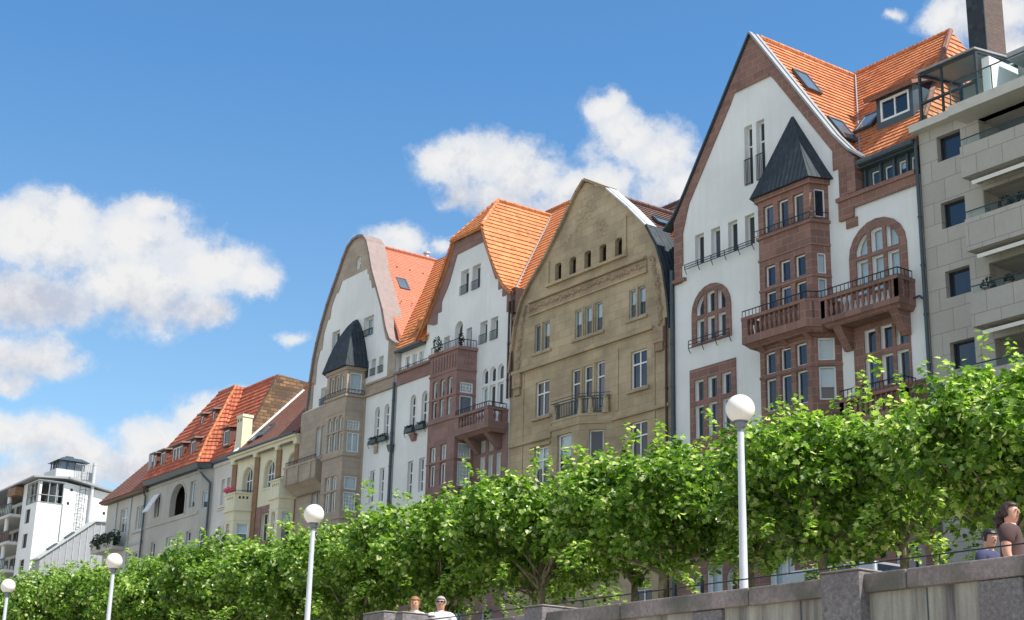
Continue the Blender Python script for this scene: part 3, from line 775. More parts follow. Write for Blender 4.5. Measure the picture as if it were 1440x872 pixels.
    F.win(.45, 1.6, 14.4, 16.42, cols=1, tr=(15.75,), cur=.55, rev=.2); Sd.win(.5, 1.2, 14.4, 16.4, tr=(), cur=0, rev=.2); Ls.win(.4, 1.1, 14.4, 16.4, rev=.2, cur=0)
    F.win(.45, 1.6, 10.4, 12.5, cur=0); Sd.win(.5, 1.2, 10.4, 12.5, cur=0)
    b = MB()
    for p in (F, Sd, Ls):
        p.slab(b, [(0, GZ), (p.len, GZ), (p.len, 17.15), (0, 17.15)], 0, .25)
    for z, e, hh in ((16.7, .07, .16), (17.1, .03, .12), (13.2, .06, .14)):
        ring = [(xl-1.2-e, YF), (xl-e, yo-e), (xr+e, yo-e), (xw+e, YF)]
        b.hexa([(x, y, z) for x, y in ring], [(x, y, z+hh) for x, y in ring])
    for x, y in ((xl+.15, yo+.18), (xr-.1, yo+.18), (xw-.3, 44.82), (xr+.35, yo+.42)): b.lathe((x, y, 17.2), [(.2, 0), (.17, .3), (.14, .75), (.19, .8), (.19, .88)], 8)
    b.build('bay', ts, h)
    iron_rail(h, [(xl+.2, yo+.05), (xr-.2, yo+.05)], 17.3, 17.95, .12, 'balcony_basket', 'dark_zinc', r=.022)
    iron_rail(h, [(xr+.1, yo+.12), (xw-.2, 44.85)], 17.3, 17.95, .12, 'balcony_basket', 'dark_zinc', r=.022)
    m = MB().tube((xl, yo-.05, 18.05), (xr, yo-.05, 18.05), .03).tube((xr, yo-.05, 18.05), (xw, 44.85, 18.05), .03).tube((xl, yo-.05, 18.2), (xr, yo-.05, 18.2), .02).tube((xr, yo-.05, 18.2), (xw, 44.85, 18.2), .02); m.build('balcony_rail', 'dark_zinc', h)
    pipe(h, -50.62, GZ, 21.0, 'brown_pipe', .06, name='downpipe')
    return h
# ================================================================== H3 : white house with rosy oriel and clipped gable
def build_h3():
    h = house('gabled_house', 'white house with rosy edged clipped gable, bright orange roof and boxy red oriel', -74.75, -63.2)
    P = Panel(h, (0, YF)); rs = 'rosy_sandstone'; fr = 'warm_white'
    P.win(-68.3, -67.5, 26.55, 27.95, rev=.35, cols=2, cur=0); P.win(-67.15, -66.35, 26.55, 27.95, rev=.35, cols=2, cur=0)
    P.win(-68.72, -67.9, 23.0, 24.98, arch=.41, rev=.3, cols=2, tr=(24.1,), cur=0)
    P.win(-69.85, -69.25, 23.0, 24.35, rev=.3, cur=1); P.win(-67.55, -67.0, 23.0, 24.35, rev=.3, cur=0)
    P.win(-66.2, -65.5, 23.15, 24.4, rev=.35, cols=2, cur=0); P.win(-65.17, -64.47, 23.15, 24.4, rev=.35, cols=2, cur=0)
    for c in (-72.85, -71.62): P.win(c-.33, c+.33, 19.6, 21.57, arch=.33, rev=.2, cols=2, tr=(20.3, 20.95), cur=0)
    for c in (-72.85, -71.65): P.win(c-.29, c+.29, 15.7, 17.63, rev=.2, cols=2, tr=(16.3, 16.95), cur=0)
    for c in (-72.85, -71.65): P.win(c-.3, c+.3, 11.3, 13.4, rev=.35, cols=2, cur=0)
    for c, a in ((-65.55, .5), (-64.82, .3), (-64.08, .5)): P.win(c-.27, c+.27, 20.72, 21.6, arch=.27, rev=.15, cur=0, fw=.08); P.win(c-.27, c+.27, 19.3, 20.58, rev=.15, cur=0 if c > -65 else 1, fw=.08)
    for c in (-65.5, -64.75, -64.0): P.win(c-.25, c+.25, 16.92, 17.6, rev=.25, cur=.5); P.win(c-.25, c+.25, 15.5, 16.75, rev=.25, cur=0 if c > -65 else 1)
    for c in (-65.5, -64.4): P.win(c-.4, c+.4, 11.2, 13.3, rev=.25)
    P.win(-73, -71.8, 6.6, 8.8, cols=2); P.win(-68.5, -67, 6.6, 8.8, cols=2); P.win(-65.2, -64.2, 5.4, 8.6, mat='dark_frame', cur=0)
    P.holes.append([(-69.4, 11), (-66.9, 11), (-66.9, 22.4), (-69.4, 22.4)])
    Rl = [(-63.2, 24.9), (-63.35, 25.5), (-64.36, 26.6), (-65.1, 28.0), (-66.0, 29.9)]
    Ll = [(-69.1, 29.95), (-69.6, 29.0), (-70.2, 27.9), (-70.9, 26.8), (-71.7, 25.6), (-72.4, 24.85), (-72.4, 23.9)]
    outl = [(-74.75, GZ), (-63.2, GZ)]+Rl+Ll+[(-71.0, 23.9), (-71.0, 23.2), (-74.75, 23.2)]
    outl = [(-74.75, GZ), (-63.2, GZ)]+Rl+Ll[:5]+[(-71.75, 23.2), (-74.75, 23.2)]
    w = MB(); P.slab(w, outl, 0, .45); body(w, -74.75, -63.2, 45.45, 58, GZ, 24.6); w.build('wall', 'white_plaster', h)
    t = MB()
    P.slab(t, Ll[:5][::-1][:1]+[(-71.0, 25.35), (-70.6, 25.35), (-70.6, 26.0), (-70.2, 26.0), (-70.2, 26.6), (-69.5, 27.5), (-68.75, 29.1), (-66.1, 29.15), (-65.35, 27.7), (-64.8, 26.6), (-64.5, 26.5), (-64.5, 25.9), (-64.1, 25.9), (-64.1, 25.4), (-63.65, 25.4), (-63.65, 24.4), (-63.2, 24.4)]+Rl+Ll[:4], -.05, .002, [])
    P.slab(t, [(-74.72, 22.42), (-71.0, 22.42), (-71.0, 23.18), (-74.72, 23.18)], -.08, .003, [])
    P.slab(t, [(-70.2, GZ+.01), (-63.22, GZ+.01), (-63.22, 18.2), (-70.2, 18.2)], -.04, .002, [q for q in P.inside([(-70.2, GZ), (-63.2, GZ), (-63.2, 18.2), (-70.2, 18.2)]) if q[0] != (-69.4, 11)]+[[(-69.4, 11), (-66.9, 11), (-66.9, 17), (-69.4, 17)]])
    P.slab(t, [(-74.72, GZ+.01), (-70.2, GZ+.01), (-70.2, 10), (-74.72, 10)], -.04, .002)
    t.box(-74.75, -71.0, 44.78, 44.95, 23.1, 23.25)
    t.hexa([(-72.75, 44.9, 18.75), (-72.35, 44.9, 18.75), (-72.35, 45, 18.75), (-72.75, 45, 18.75)], [(-72.85, 44.75, 19.15), (-72.25, 44.75, 19.15), (-72.25, 45, 19.15), (-72.85, 45, 19.15)])
    t.build('stone_trim', rs, h)
    # oriel
    xl, xr, xw, yo = -69.35, -66.62, -66.4, 43.85
    F = Panel(h, (xl, yo), (xr, yo)); Sd = Panel(h, (xr, yo), (xw, YF)); Ls = Panel(h, (xl-.8, YF), (xl, yo))
    for c in (.55, 1.3, 2.05): F.win(c-.24, c+.24, 20.35, 21.35, rev=.18, arch=.1, cur=.6); F.win(c-.24, c+.24, 19.2, 20.2, rev=.18, cur=0 if c < 1 else 1)
    for c in (.6, 1.65): F.win(c-.3, c+.3, 16.75, 17.6, rev=.18, cols=2, cur=1); F.win(c-.3, c+.3, 15.4, 16.6, rev=.18, cols=2, cur=0)
    Sd.win(.22, .98, 20.35, 20.95, rev=.1, cols=1, cur=1, muntin=(4, 3, 20.42, 20.88)); Sd.win(.22, .98, 19.0, 20.2, rev=.1, cur=0, glass='pale_glass')
    Sd.win(.22, .98, 16.7, 17.55, rev=.1, cur=1, muntin=(4, 2, 16.75, 17.1)); Sd.win(.22, .98, 15.2, 16.55, rev=.1, cur=1, muntin=(4, 6, 15.25, 16.5))
    b = MB()
    for p in (F, Sd, Ls): p.slab(b, [(0, 11), (p.len, 11), (p.len, 22.9), (0, 22.9)], 0, .2)
    b.hexa([(xl-.8, YF, 22.85), (xl, yo, 22.85), (xr, yo, 22.85), (xw, YF, 22.85)], [(xl-.8, YF, 22.95), (xl, yo, 22.95), (xr, yo, 22.95), (xw, YF, 22.95)])
    for z, e, hh in ((18.88, .07, .14), (21.6, .05, .1), (22.78, .1, .18), (14.9, .06, .14), (20.22, .03, .08), (16.62, .03, .08)):
        ring = [(xl-.8-e, YF), (xl-e, yo-e), (xr+e, yo-e), (xw+e, YF)]
        b.hexa([(x, y, z) for x, y in ring], [(x, y, z+hh) for x, y in ring])
    for i in range(9):            # raised fields on the parapet
        F.pbox(b, .2+i*.28, .34+i*.28, 21.85, 22.6, -.05, .0)
    for i in range(3):
        for z in (22.0, 22.3): Sd.pbox(b, .45+i*.2, .55+i*.2, z, z+.18, -.04, .0)
    orl = b.build('oriel', rs, h)
    iron_rail(h, [(xl-.05, 43.9), (xr-.02, 43.9), (xw-.05, 44.95)], 22.98, 23.4, .16, 'terrace_rail', r=.014)
    balustrade(h, [(-66.45, YF), (-66.5, 43.75), (-63.35, 43.75), (-63.3, YF)], 18.2, 18.95, rs, 17.7)
    for x in (-65.9, -64.0): MB().hexa([(x-.18, 44.85, 16.9), (x+.18, 44.85, 16.9), (x+.18, 45, 16.9), (x-.18, 45, 16.9)], [(x-.18, 43.95, 17.75), (x+.18, 43.95, 17.75), (x+.18, 45, 17.75), (x-.18, 45, 17.75)]).build('console', rs, h)
    iron_rail(h, [(-66.5, 43.8), (-63.4, 43.8), (-63.35, 44.9)], 18.98, 19.22, .2, 'balcony_rail')
    iron_rail(h, [(-66.4, 44.1), (-63.4, 44.1), (-63.35, 44.9)], 14.2, 15.0, .14, 'balcony_rail')
    for x0, x1, z in ((-68.3, -67.5, 26.5), (-67.15, -66.35, 26.5), (-66.2, -65.5, 23.12), (-65.17, -64.47, 23.12)): iron_rail(h, [(x0, 44.93), (x1, 44.93)], z, z+.5, .09, 'window_rail', r=.012)
    planter_rail(h, [(-73.3, 44.72), (-71.15, 44.72)], 19.25, .2); planter_rail(h, [(-73.3, 44.72), (-71.15, 44.72)], 14.6, .2)
    # dormer row left
    Q = Panel(h, (0, 45.2))
    for c in (-74.05, -73.3, -72.55, -71.8): Q.win(c-.24, c+.24, 23.35, 24.25, rev=.1, cols=2 if c > -74 else 1, cur=.5)
    q = MB(); Q.slab(q, [(-74.75, 23.2), (-71.3, 23.2), (-71.3, 24.6), (-74.75, 24.6)], 0, .25); q.build('attic_dormer', 'white_frame', h)
    iron_rail(h, [(-74.6, 45.0), (-71.4, 45.0)], 23.26, 23.5, .2, 'snow_rail', r=.012)
    MB().tube((-74.8, 44.75, 24.5), (-71.9, 44.75, 24.55), .1, n=10).box(-74.8, -71.9, 44.8, 45.3, 24.5, 24.62).build('gutter', 'dark_zinc', h)
    # roof
    ze, ye, tn = 24.6, 44.75, 8.4/6.25
    yb = lambda z: ye+(z-ze)/tn+.2
    polys = []
    pr = [(-67.5, 32.5, 46.85), (-66.0, 30.0, 44.75), (-65.1, 28.1, 44.7), (-64.3, 26.75, 44.7), (-63.6, 25.85, 44.7), (-62.95, 25.35, 44.7)]
    pl = [(-67.5, 32.5, 46.85), (-69.1, 30.0, 44.75), (-70.0, 28.3, 44.7), (-70.9, 26.95, 44.7), (-71.9, 25.6, 44.7), (-72.6, 24.8, 44.7)]
    for pf in (pr, pl):
        for (xa, za, ya), (xb, zb, yb_) in zip(pf, pf[1:]): polys.append([(xa, ya, za), (xa, yb(za), za), (xb, yb(zb), zb), (xb, yb_, zb)])
    polys.append([(-69.15, 44.65, 29.95), (-65.95, 44.65, 29.95), (-67.5, 46.85, 32.52)])
    polys += [[(-63.25, 44.95, 24.8), (-62.9, 45.2, 25.2), (-62.9, 51, 33), (-67.6, 51, 33)]] 
    polys += [[(-74.8, ye, ze), (-71.6, ye, ze), (-67.4, 51, 33), (-74.8, 51, 33)], [(-74.8, 51, 33), (-62.9, 51, 33), (-62.9, 58, 24.6), (-74.8, 58, 24.6)]]
    roof(h, polys, 'bright_orange_tiles', .34, .055)
    ridge_tiles(h, [(-67.5, 46.85, 32.56), (-67.5, 50.8, 32.56)], 'orange_tiles'); ridge_tiles(h, [(-74.8, 51, 33.05), (-62.9, 51, 33.05)], 'orange_tiles')
    ridge_tiles(h, [(-66.0, 44.75, 30.05), (-67.5, 46.85, 32.55)], 'orange_tiles'); ridge_tiles(h, [(-69.1, 44.75, 30.05), (-67.5, 46.85, 32.55)], 'orange_tiles')
    MB().tube((-62.95, 44.9, 25.35), (-67.45, 50.85, 32.75), .04, n=6).build('valley_gutter', 'pale_zinc', h)
    m = MB(); m.box(-63.2, -62.75, 44.9, 45.6, 24.2, 25.6); m.build('wall_pier', 'brown_pipe', h)
    # little wave dormers on the left front slope
    for i, (x, y) in enumerate(((-73.2, 47.9), (-72.9, 46.6), (-73.1, 46.0))):
        z = ze+(y-ye)*tn
        m = MB().hexa([(x-.8, y-.5, z-.45), (x+.8, y-.5, z-.45), (x+.9, y+.7, z+.95), (x-.9, y+.7, z+.95)], [(x-.25, y-.6, z+.02), (x+.25, y-.6, z+.02), (x+.3, y+.72, z+1.02), (x-.3, y+.72, z+1.02)]); m.build('eyebrow_dormer', 'bright_orange_tiles' if i != 1 else 'lead_coping', h)
    pipe(h, -74.93, GZ, 22.7, 'dark_zinc', .085, name='downpipe', hopper=18.5)
    for x in (-63.28, -62.98): pipe(h, x, 19.5, 24.9, 'brown_pipe', .06)
    return h
# ================================================================== H4 : round topped gable with slate dome oriel
def build_h4():
    h = house('gabled_house', 'taupe and white house with rounded bell gable and dark dome capped bay', -86.7, -75.0)
    P = Panel(h, (0, YF)); ts = 'taupe_sandstone'
    P.win(-80.5, -79.9, 31.25, 32.15, arch=.4, rev=.2, cur=1, fw=.09, cols=2, tr=(31.7,))
    P.win(-79.2, -77.95, 26.45, 27.7, rev=.35, cols=2, cur=.5); P.win(-83.2, -82.2, 26.4, 27.7, rev=.35, cur=0)
    for c in (-78.57, -77.7, -76.8): P.win(c-.27, c+.27, 23.72, 24.75, rev=.3, cur=0)
    P.win(-84.25, -83.5, 23.0, 24.15, rev=.3, cur=1)
    for c in (-76.9, -75.8): P.win(c-.29, c+.29, 19.6, 21.57, arch=.29, rev=.2, cols=2, tr=(20.3, 20.95), cur=0)
    for c in (-77.15, -76.0): P.win(c-.28, c+.28, 15.7, 17.7, rev=.2, cols=2, tr=(16.3, 16.95), cur=0)
    for c in (-77.15, -76.0): P.win(c-.3, c+.3, 11.3, 13.4, rev=.35, cols=2, cur=0)
    for c in (-84.1, -83.42): P.win(c-.3, c+.3, 19.7, 21.6, rev=.25, tr=(20.9,), arch=.12, cur=0)
    for c in (-84.2, -83.5): P.win(c-.27, c+.27, 15.6, 17.7, rev=.25, tr=(17.0,), cur=0)
    P.win(-85, -83.8, 6.6, 8.8, cols=2); P.win(-77.5, -76, 6.6, 8.8, cols=2)
    P.holes.append([(-81.4, 11), (-79.0, 11), (-79.0, 24.3), (-81.4, 24.3)])
    Rr = [(-75.3, 25.2), (-75.75, 25.5), (-76.25, 26.3), (-76.75, 27.6), (-77.6, 29.2), (-78.4, 30.7), (-78.85, 31.9), (-79.25, 32.8), (-79.75, 33.3)]
    Lr = [(-80.3, 33.45), (-81.0, 33.4), (-81.6, 33.1), (-82.15, 32.4), (-82.7, 31.5), (-83.3, 30.65), (-83.9, 29.7), (-84.5, 28.5), (-85.0, 27.3), (-85.3, 26.3), (-85.55, 24.8), (-85.75, 23.0)]
    outl = [(-86.65, GZ), (-75.0, GZ), (-75.0, 25.0)]+Rr+Lr+[(-86.65, 22.9)]
    w = MB(); P.slab(w, outl, 0, .5); body(w, -86.65, -75.0, 45.5, 58, GZ, 24.8); w.build('wall', 'white_plaster', h)
    t = MB()
    P.slab(t, Rr+Lr+[(-85.3, 23.0), (-85.3, 24.6), (-85.05, 24.6), (-85.0, 26.0), (-84.7, 26.8), (-84.45, 26.8), (-84.3, 27.9), (-83.9, 28.7), (-83.65, 28.7), (-83.5, 29.5), (-83.0, 30.3), (-82.7, 30.3), (-82.3, 31.0), (-79.05, 31.0), (-79.0, 30.6), (-78.8, 30.6), (-78.7, 30.1), (-78.5, 30.1), (-78.35, 29.5), (-78.0, 29.5), (-77.2, 28.0), (-76.65, 26.5), (-76.3, 25.7), (-75.95, 25.5), (-75.95, 23.3), (-75.02, 23.3), (-75.02, 25.0)], -.05, .002, [shape(-80.5, -79.9, 31.25, 32.15, .4)])
    Lo = [(-86.64, GZ+.01), (-78.35, GZ+.01), (-78.35, 22.4), (-75.02, 22.4), (-75.02, 23.25), (-86.64, 22.85)]
    P.slab(t, Lo, -.06, .003, [q for q in P.inside(Lo) if q[0][0] != -81.4]+[[(-81.4, 11), (-79.0, 11), (-79.0, 22), (-81.4, 22)]])
    P.slab(t, [(-78.33, GZ+.01), (-75.02, GZ+.01), (-75.02, 10), (-78.33, 10)], -.04, .002)
    t.box(-78.3, -75.02, 44.82, 44.93, 22.42, 22.55); t.box(-78.3, -75.02, 44.82, 44.93, 23.12, 23.24); t.box(-76.95, -76.6, 44.88, 45, 18.7, 19.1)
    t.build('stone_trim', ts, h)
    c = MB(); strip_coping(c, [(-75.0, 25.05)]+Rr+Lr, 44.8, 46.15, .16); c.build('gable_coping', 'lead_coping', h, smooth=False)
    xl, xr, xw, yo = -81.25, -78.75, -78.55, 43.8
    F = Panel(h, (xl, yo), (xr, yo)); Sd = Panel(h, (xr, yo), (xw, YF)); Ls = Panel(h, (xl-1.2, YF), (xl, yo))
    for c_ in (.55, 1.2, 1.85): F.win(c_-.24, c_+.24, 22.85, 23.95, rev=.18, cur=1 if c_ > 1.5 else 0)
    Sd.win(.2, .98, 22.7, 23.95, rev=.1, cur=1)
    for c_ in (.7, 1.35, 2.0): F.win(c_-.27, c_+.27, 20.4, 21.3, arch=.2 if c_ != 1.35 else .06, rev=.18, cur=1); F.win(c_-.27, c_+.27, 19.15, 20.28, rev=.18, cur=1)
    Sd.win(.2, .98, 20.35, 20.95, rev=.1, cur=1, muntin=(4, 3, 20.4, 20.9)); Sd.win(.2, .98, 19.0, 20.2, rev=.1, cur=1, cols=2)
    for c_ in (.8, 1.6): F.win(c_-.3, c_+.3, 16.75, 17.6, rev=.18, cols=2, cur=1); F.win(c_-.3, c_+.3, 15.4, 16.6, rev=.18, cols=2, cur=.4)
    Sd.win(.2, .98, 16.7, 17.5, rev=.1, cur=1); Sd.win(.2, .98, 15.4, 16.55, rev=.1, cur=1, muntin=(4, 5, 15.45, 16.5))
    b = MB()
    for p in (F, Sd, Ls): p.slab(b, [(0, 11), (p.len, 11), (p.len, 24.25), (0, 24.25)], 0, .2)
    for z, e, hh in ((18.72, .08, .16), (22.42, .09, .16), (24.1, .1, .2), (14.9, .06, .14), (20.29, .03, .08), (16.62, .03, .08), (21.5, .03, .08)):
        ring = [(xl-1.2-e, YF), (xl-e, yo-e), (xr+e, yo-e), (xw+e, YF)]
        b.hexa([(x, y, z) for x, y in ring], [(x, y, z+hh) for x, y in ring])
    orl = b.build('bay', ts, h)
    rm = MB(); cx = (xl+xr)/2-.1
    base = [(xl-1.45, YF), (xl-.25, yo-.3), (xr+.25, yo-.3), (xw+.3, YF)]
    prof = [(1.0, 24.3), (.92, 24.75), (.82, 25.35), (.67, 26.1), (.49, 26.8), (.29, 27.4), (.12, 27.75), (.03, 27.85)]
    for (f0, z0), (f1, z1) in zip(prof, prof[1:]):
        rm.hexa([(cx+(x-cx)*f0, YF-(YF-y)*f0, z0) for x, y in base], [(cx+(x-cx)*f1, YF-(YF-y)*f1, z1) for x, y in base])
    rm.build('bay_roof', 'slate', orl)
    iron_rail(h, [(xl-.1, yo-.12), (xr+.1, yo-.12), (xw+.1, 44.9)], 22.6, 22.85, .2, 'window_rail', r=.012)
    m = MB(); m.box(-86.5, -82.3, 43.9, 45, 17.9, 19.0); m.box(-86.55, -82.3, 43.84, 45, 18.98, 19.12); m.hexa([(-86.3, 44.7, 17.3), (-82.4, 44.7, 17.3), (-82.4, 45, 17.3), (-86.3, 45, 17.3)], [(-86.45, 43.95, 17.9), (-82.3, 43.95, 17.9), (-82.3, 45, 17.9), (-86.45, 45, 17.9)])
    for x in (-86.2, -84.6, -83.0): m.box(x-.12, x+.12, 43.84, 43.9, 17.92, 18.98)
    m.build('balcony', 'taupe_sandstone', h)
    iron_rail(h, [(-86.45, 43.95), (-82.4, 43.95)], 19.14, 19.4, .18, 'balcony_rail')
    for x0, x1, z in ((-79.2, -77.95, 26.42), (-78.87, -78.27, 23.7), (-78.0, -77.4, 23.7), (-77.1, -76.5, 23.7), (-84.3, -83.45, 23.0)): iron_rail(h, [(x0, 44.93), (x1, 44.93)], z, z+.42, .09, 'window_rail', r=.014)
    planter_rail(h, [(-77.4, 44.72), (-75.3, 44.72)], 19.25, .2)
    # roof
    ze, ye, tn = 24.85, 44.9, 8.3/5.95
    yb = lambda z: ye+max(0, z-ze)/tn+.15
    polys = []
    for sgn in (1, -1):
        pf = [(-80.3, 33.15), (-80.3+sgn*2.2, 30.0), (-80.3+sgn*4.0, 27.0), (-80.3+sgn*5.4, 25.0)]
        for (xa, za), (xb, zb) in zip(pf, pf[1:]): polys.append([(xa, 45.5, za), (xa, yb(za), za), (xb, yb(zb), zb), (xb, 45.5, zb)])
    roof(h, polys, 'salmon_tiles', .17, .02, .14)
    roof(h, [[(-86.6, 44.9, 24.6), (-85.3, 44.9, 24.6), (-80.3, 50.8, 33.1), (-86.6, 50.8, 33.1)], [(-75.6, 44.95, 24.9), (-74.8, 44.95, 24.9), (-74.8, 50.8, 33.1), (-80.3, 50.8, 33.1)], [(-86.6, 50.8, 33.1), (-74.8, 50.8, 33.1), (-74.8, 58, 24.6), (-86.6, 58, 24.6)]], 'bright_orange_tiles', name='main_roof')
    ridge_tiles(h, [(-80.3, 46.2, 33.2), (-80.3, 50.8, 33.2)], 'salmon_tiles')
    skylight(h, (-78.33, 47.15, 30.2), (3.1, 0, 2.2), (0, 1, 0), .75, 1.1)
    m = MB().lathe((-80.6, 50.3, 33.1), [(.16, 0), (.16, .5), (.24, .52), (.24, .62)], 10); m.build('vent_pipe', 'zinc', h)
    m = MB()
    for y in (46.4, 47.2, 48.2, 49.2):
        for z in (28.6, 31.6): x = -80.3+(33.15-z)*.7; m.box(x-.02, x+.06, y-.035, y+.035, z, z+.06)
    m.build('snow_hook', 'dark_zinc', h)
    return h
def build_h5():
    h = house('terraced_house', 'cream house with three arched windows between brown pilasters and two little balconies', -96.5, -86.65)
    P = Panel(h, (0, YF)); cp = 'cream_plaster'
    for c in (-94.0, -90.75, -87.4): P.win(c-.72, c+.72, 18.62, 20.45, arch=.72, cols=3, tr=(19.55,), rev=.3, cur=0)
    P.win(-91.5, -90.4, 15.0, 16.9, cols=2, rev=.25, cur=0); P.win(-91.5, -90.4, 10.8, 12.9, cols=2); 
    P.win(-94.6, -93, 6.5, 8.6, cols=2); P.win(-89, -87.5, 6.5, 8.6, cols=2)
    w = MB(); P.slab(w, [(-96.5, GZ), (-86.66, GZ), (-86.66, 21.2), (-96.5, 21.2)], 0, .4); body(w, -96.5, -86.66, 45.4, 56, GZ, 21.2)
    w.build('wall', cp, h)
    t = MB()
    for a, b in ((-96.45, -95.8), (-92.95, -92.3), (-89.75, -89.1), (-86.66-.55, -86.67)): t.box(a, b, 44.9, 45.02, 10, 20.9)
    t.build('pilaster', 'brown_stone', h)
    t = MB(); t.box(-92.2, -89.8, 44.95, 45.01, 14, 17.35)
    P2 = t.build('red_panel', 'rosy_sandstone', h) if False else None
    r = MB(); P.slab(r, [(-92.25, 13.9), (-89.8, 13.9), (-89.8, 17.4), (-92.25, 17.4)], -.05, .002, [q for q in P.inside([(-92.25, 13.9), (-89.8, 13.9), (-89.8, 17.4), (-92.25, 17.4)])]); r.build('stone_trim', 'rosy_sandstone', h)
    m = MB(); m.box(-96.6, -86.68, 44.72, 45.0, 21.15, 21.4); m.box(-96.6, -86.68, 44.55, 45.0, 21.4, 21.6)
    for a in (-96.35, -92.85, -89.65, -87.05): m.box(a, a+.45, 44.7, 45, 20.9, 21.15)
    for c in (-94, -90.75, -87.4): P.ring(m, c-.78, c+.78, 18.6, 20.5, .76, .12, -.05, .0)
    m.build('cornice', cp, h)
    m = MB()
    for a, b in ((-95.6, -93.1), (-92.1, -89.9), (-88.9, -87.3)): m.box(a, b, 44.66, 44.74, 21.02, 21.16)
    m.build('eave_slot', 'wood_soffit', h)
    MB().tube((-96.6, 44.5, 21.62), (-86.7, 44.5, 21.62), .09, n=10).build('gutter', 'dark_zinc', h)
    # bays with balconies on top
    for xl, xr, xw in ((-95.0, -93.55, -92.98), (-88.3, -87.05, -86.72)):
        yo = 43.95
        F = Panel(h, (xl, yo), (xr, yo)); Sd = Panel(h, (xr, yo), (xw, YF)); Ls = Panel(h, (xl-.6, YF), (xl, yo))
        F.win(.35, .85, 14.3, 16.45, tr=(15.8,), rev=.2, cur=0)
        Sd.win(.25, Sd.len-.2, 14.2, 16.4, tr=(15.75,), rev=.15, cur=.3); F.win(.3, .9, 10.3, 12.6)
        b = MB()
        for p in (F, Sd, Ls):
            p.slab(b, [(0, GZ), (p.len, GZ), (p.len, 17.3), (0, 17.3)], 0, .2)
            p.slab(b, [(-.03, 17.45), (p.len+.03, 17.45), (p.len+.03, 18.45), (-.03, 18.45)], -.05, .15, [[(u-.07, 18.08), (u+.07, 18.08), (u+.07, 18.26), (u-.07, 18.26)] for u in ([.3, .55, .8] if p is Sd else [.35, .6, .85, 1.1])] if p is not Ls else [])
        for z, e, hh in ((17.25, .12, .22), (18.42, .12, .1), (16.6, .03, .08)):
            ring = [(xl-.6-e, YF), (xl-e, yo-e), (xr+e, yo-e), (xw+e, YF)]
            b.hexa([(x, y, z) for x, y in ring], [(x, y, z+hh) for x, y in ring])
        b.build('bay', cp, h)
        iron_rail(h, [(xl, yo-.02), (xr, yo-.02), (xw, 44.9)], 18.54, 18.66, .2, 'balcony_rail', r=.012)
    # roofs
    tn = 5.35/5.1
    z = lambda y: 21.65+(y-44.6)*tn
    roof(h, [[(-95.75, 44.55, z(44.55)), (-86.66, 44.55, z(44.55)), (-86.66, 50.5, z(50.5)), (-95.75, 50.5, z(50.5))], [(-95.75, 50.5, z(50.5)), (-86.66, 50.5, z(50.5)), (-86.66, 56, 21.5), (-95.75, 56, 21.5)]], 'maroon_tiles', .22, .025)
    v = MB(); v.prism([(-95.95, 44.6, z(44.6)), (-95.95, 50.4, z(50.4)), (-95.95, 50.4, z(50.4)+.14), (-95.95, 44.6, z(44.6)+.14)], (.35, 0, 0)); v.build('roof_verge', 'white_render', h)
    f = MB(); f.prism([(-96.4, 45.3, 21.4), (-96.4, 45.25, 22.3), (-96.4, 47.7, 28.0), (-96.4, 50.6, 27.75), (-96.4, 55, 22), (-96.4, 55, 21.4)], (.42, 0, 0)); f.build('fire_wall', 'old_brick', h)
    c = MB(); c.box(-96.35, -95.45, 44.95, 45.7, 21.5, 24.4); c.box(-96.4, -95.4, 44.9, 45.75, 24.3, 24.5)
    c.build('chimney', 'cream_plaster', h)
    c = MB()
    for x in (-96.15, -95.75): c.box(x-.08, x+.08, 44.93, 44.955, 24.0, 24.2)
    c.build('chimney_vent', 'eye_dark', h)
    for x, y in ((-94.4, 45.6), (-93.5, 45.9)): skylight(h, (x, y, z(y)+.05), (0, -tn, 1), (1, 0, 0), .8, 1.3)
    # flowers
    fl = MB(); rr = random.Random(5)
    for i in range(150):
        x = rr.uniform(-95.0, -93.6); y = 43.8+rr.uniform(-.1, .12); zz = 18.62+rr.random()*.28; s = rr.uniform(.03, .06)
        fl.hexa([(x-s, y-s, zz), (x+s, y-s, zz), (x, y+s, zz+s*.4)], [(x-s*.5, y-s, zz+s), (x+s*.7, y-s*.4, zz+s), (x, y+s*.5, zz+s*1.4)])
    fl.build('geranium_box', 'pink_petals', h)
    return h
def dormer(root, x0, x1, y, z, zt, back, mat, rmat, glass_cols=1, name='dormer'):
    D = Panel(root, (0, y)); D.win(x0+.12, x1-.12, z+.12, zt-.12, cols=glass_cols, rev=.08, fw=.07)
    d = MB(); D.slab(d, [(x0, z), (x1, z), (x1, zt), (x0, zt)], 0, .12)
    for x in (x0, x1-.08): d.prism([(x, y+.12, z), (x, y+.12, zt), (x, y+back, zt)], (.08, 0, 0))
    o = d.build(name, mat, root)
    MB().hexa([(x0-.2, y-.25, zt), (x1+.2, y-.25, zt), (x1+.2, y+back+.2, zt+.2), (x0-.2, y+back+.2, zt+.2)], [(x0-.2, y-.25, zt+.1), (x1+.2, y-.25, zt+.1), (x1+.2, y+back+.2, zt+.3), (x0-.2, y+back+.2, zt+.3)]).build('dormer_roof', rmat, o)
    return o
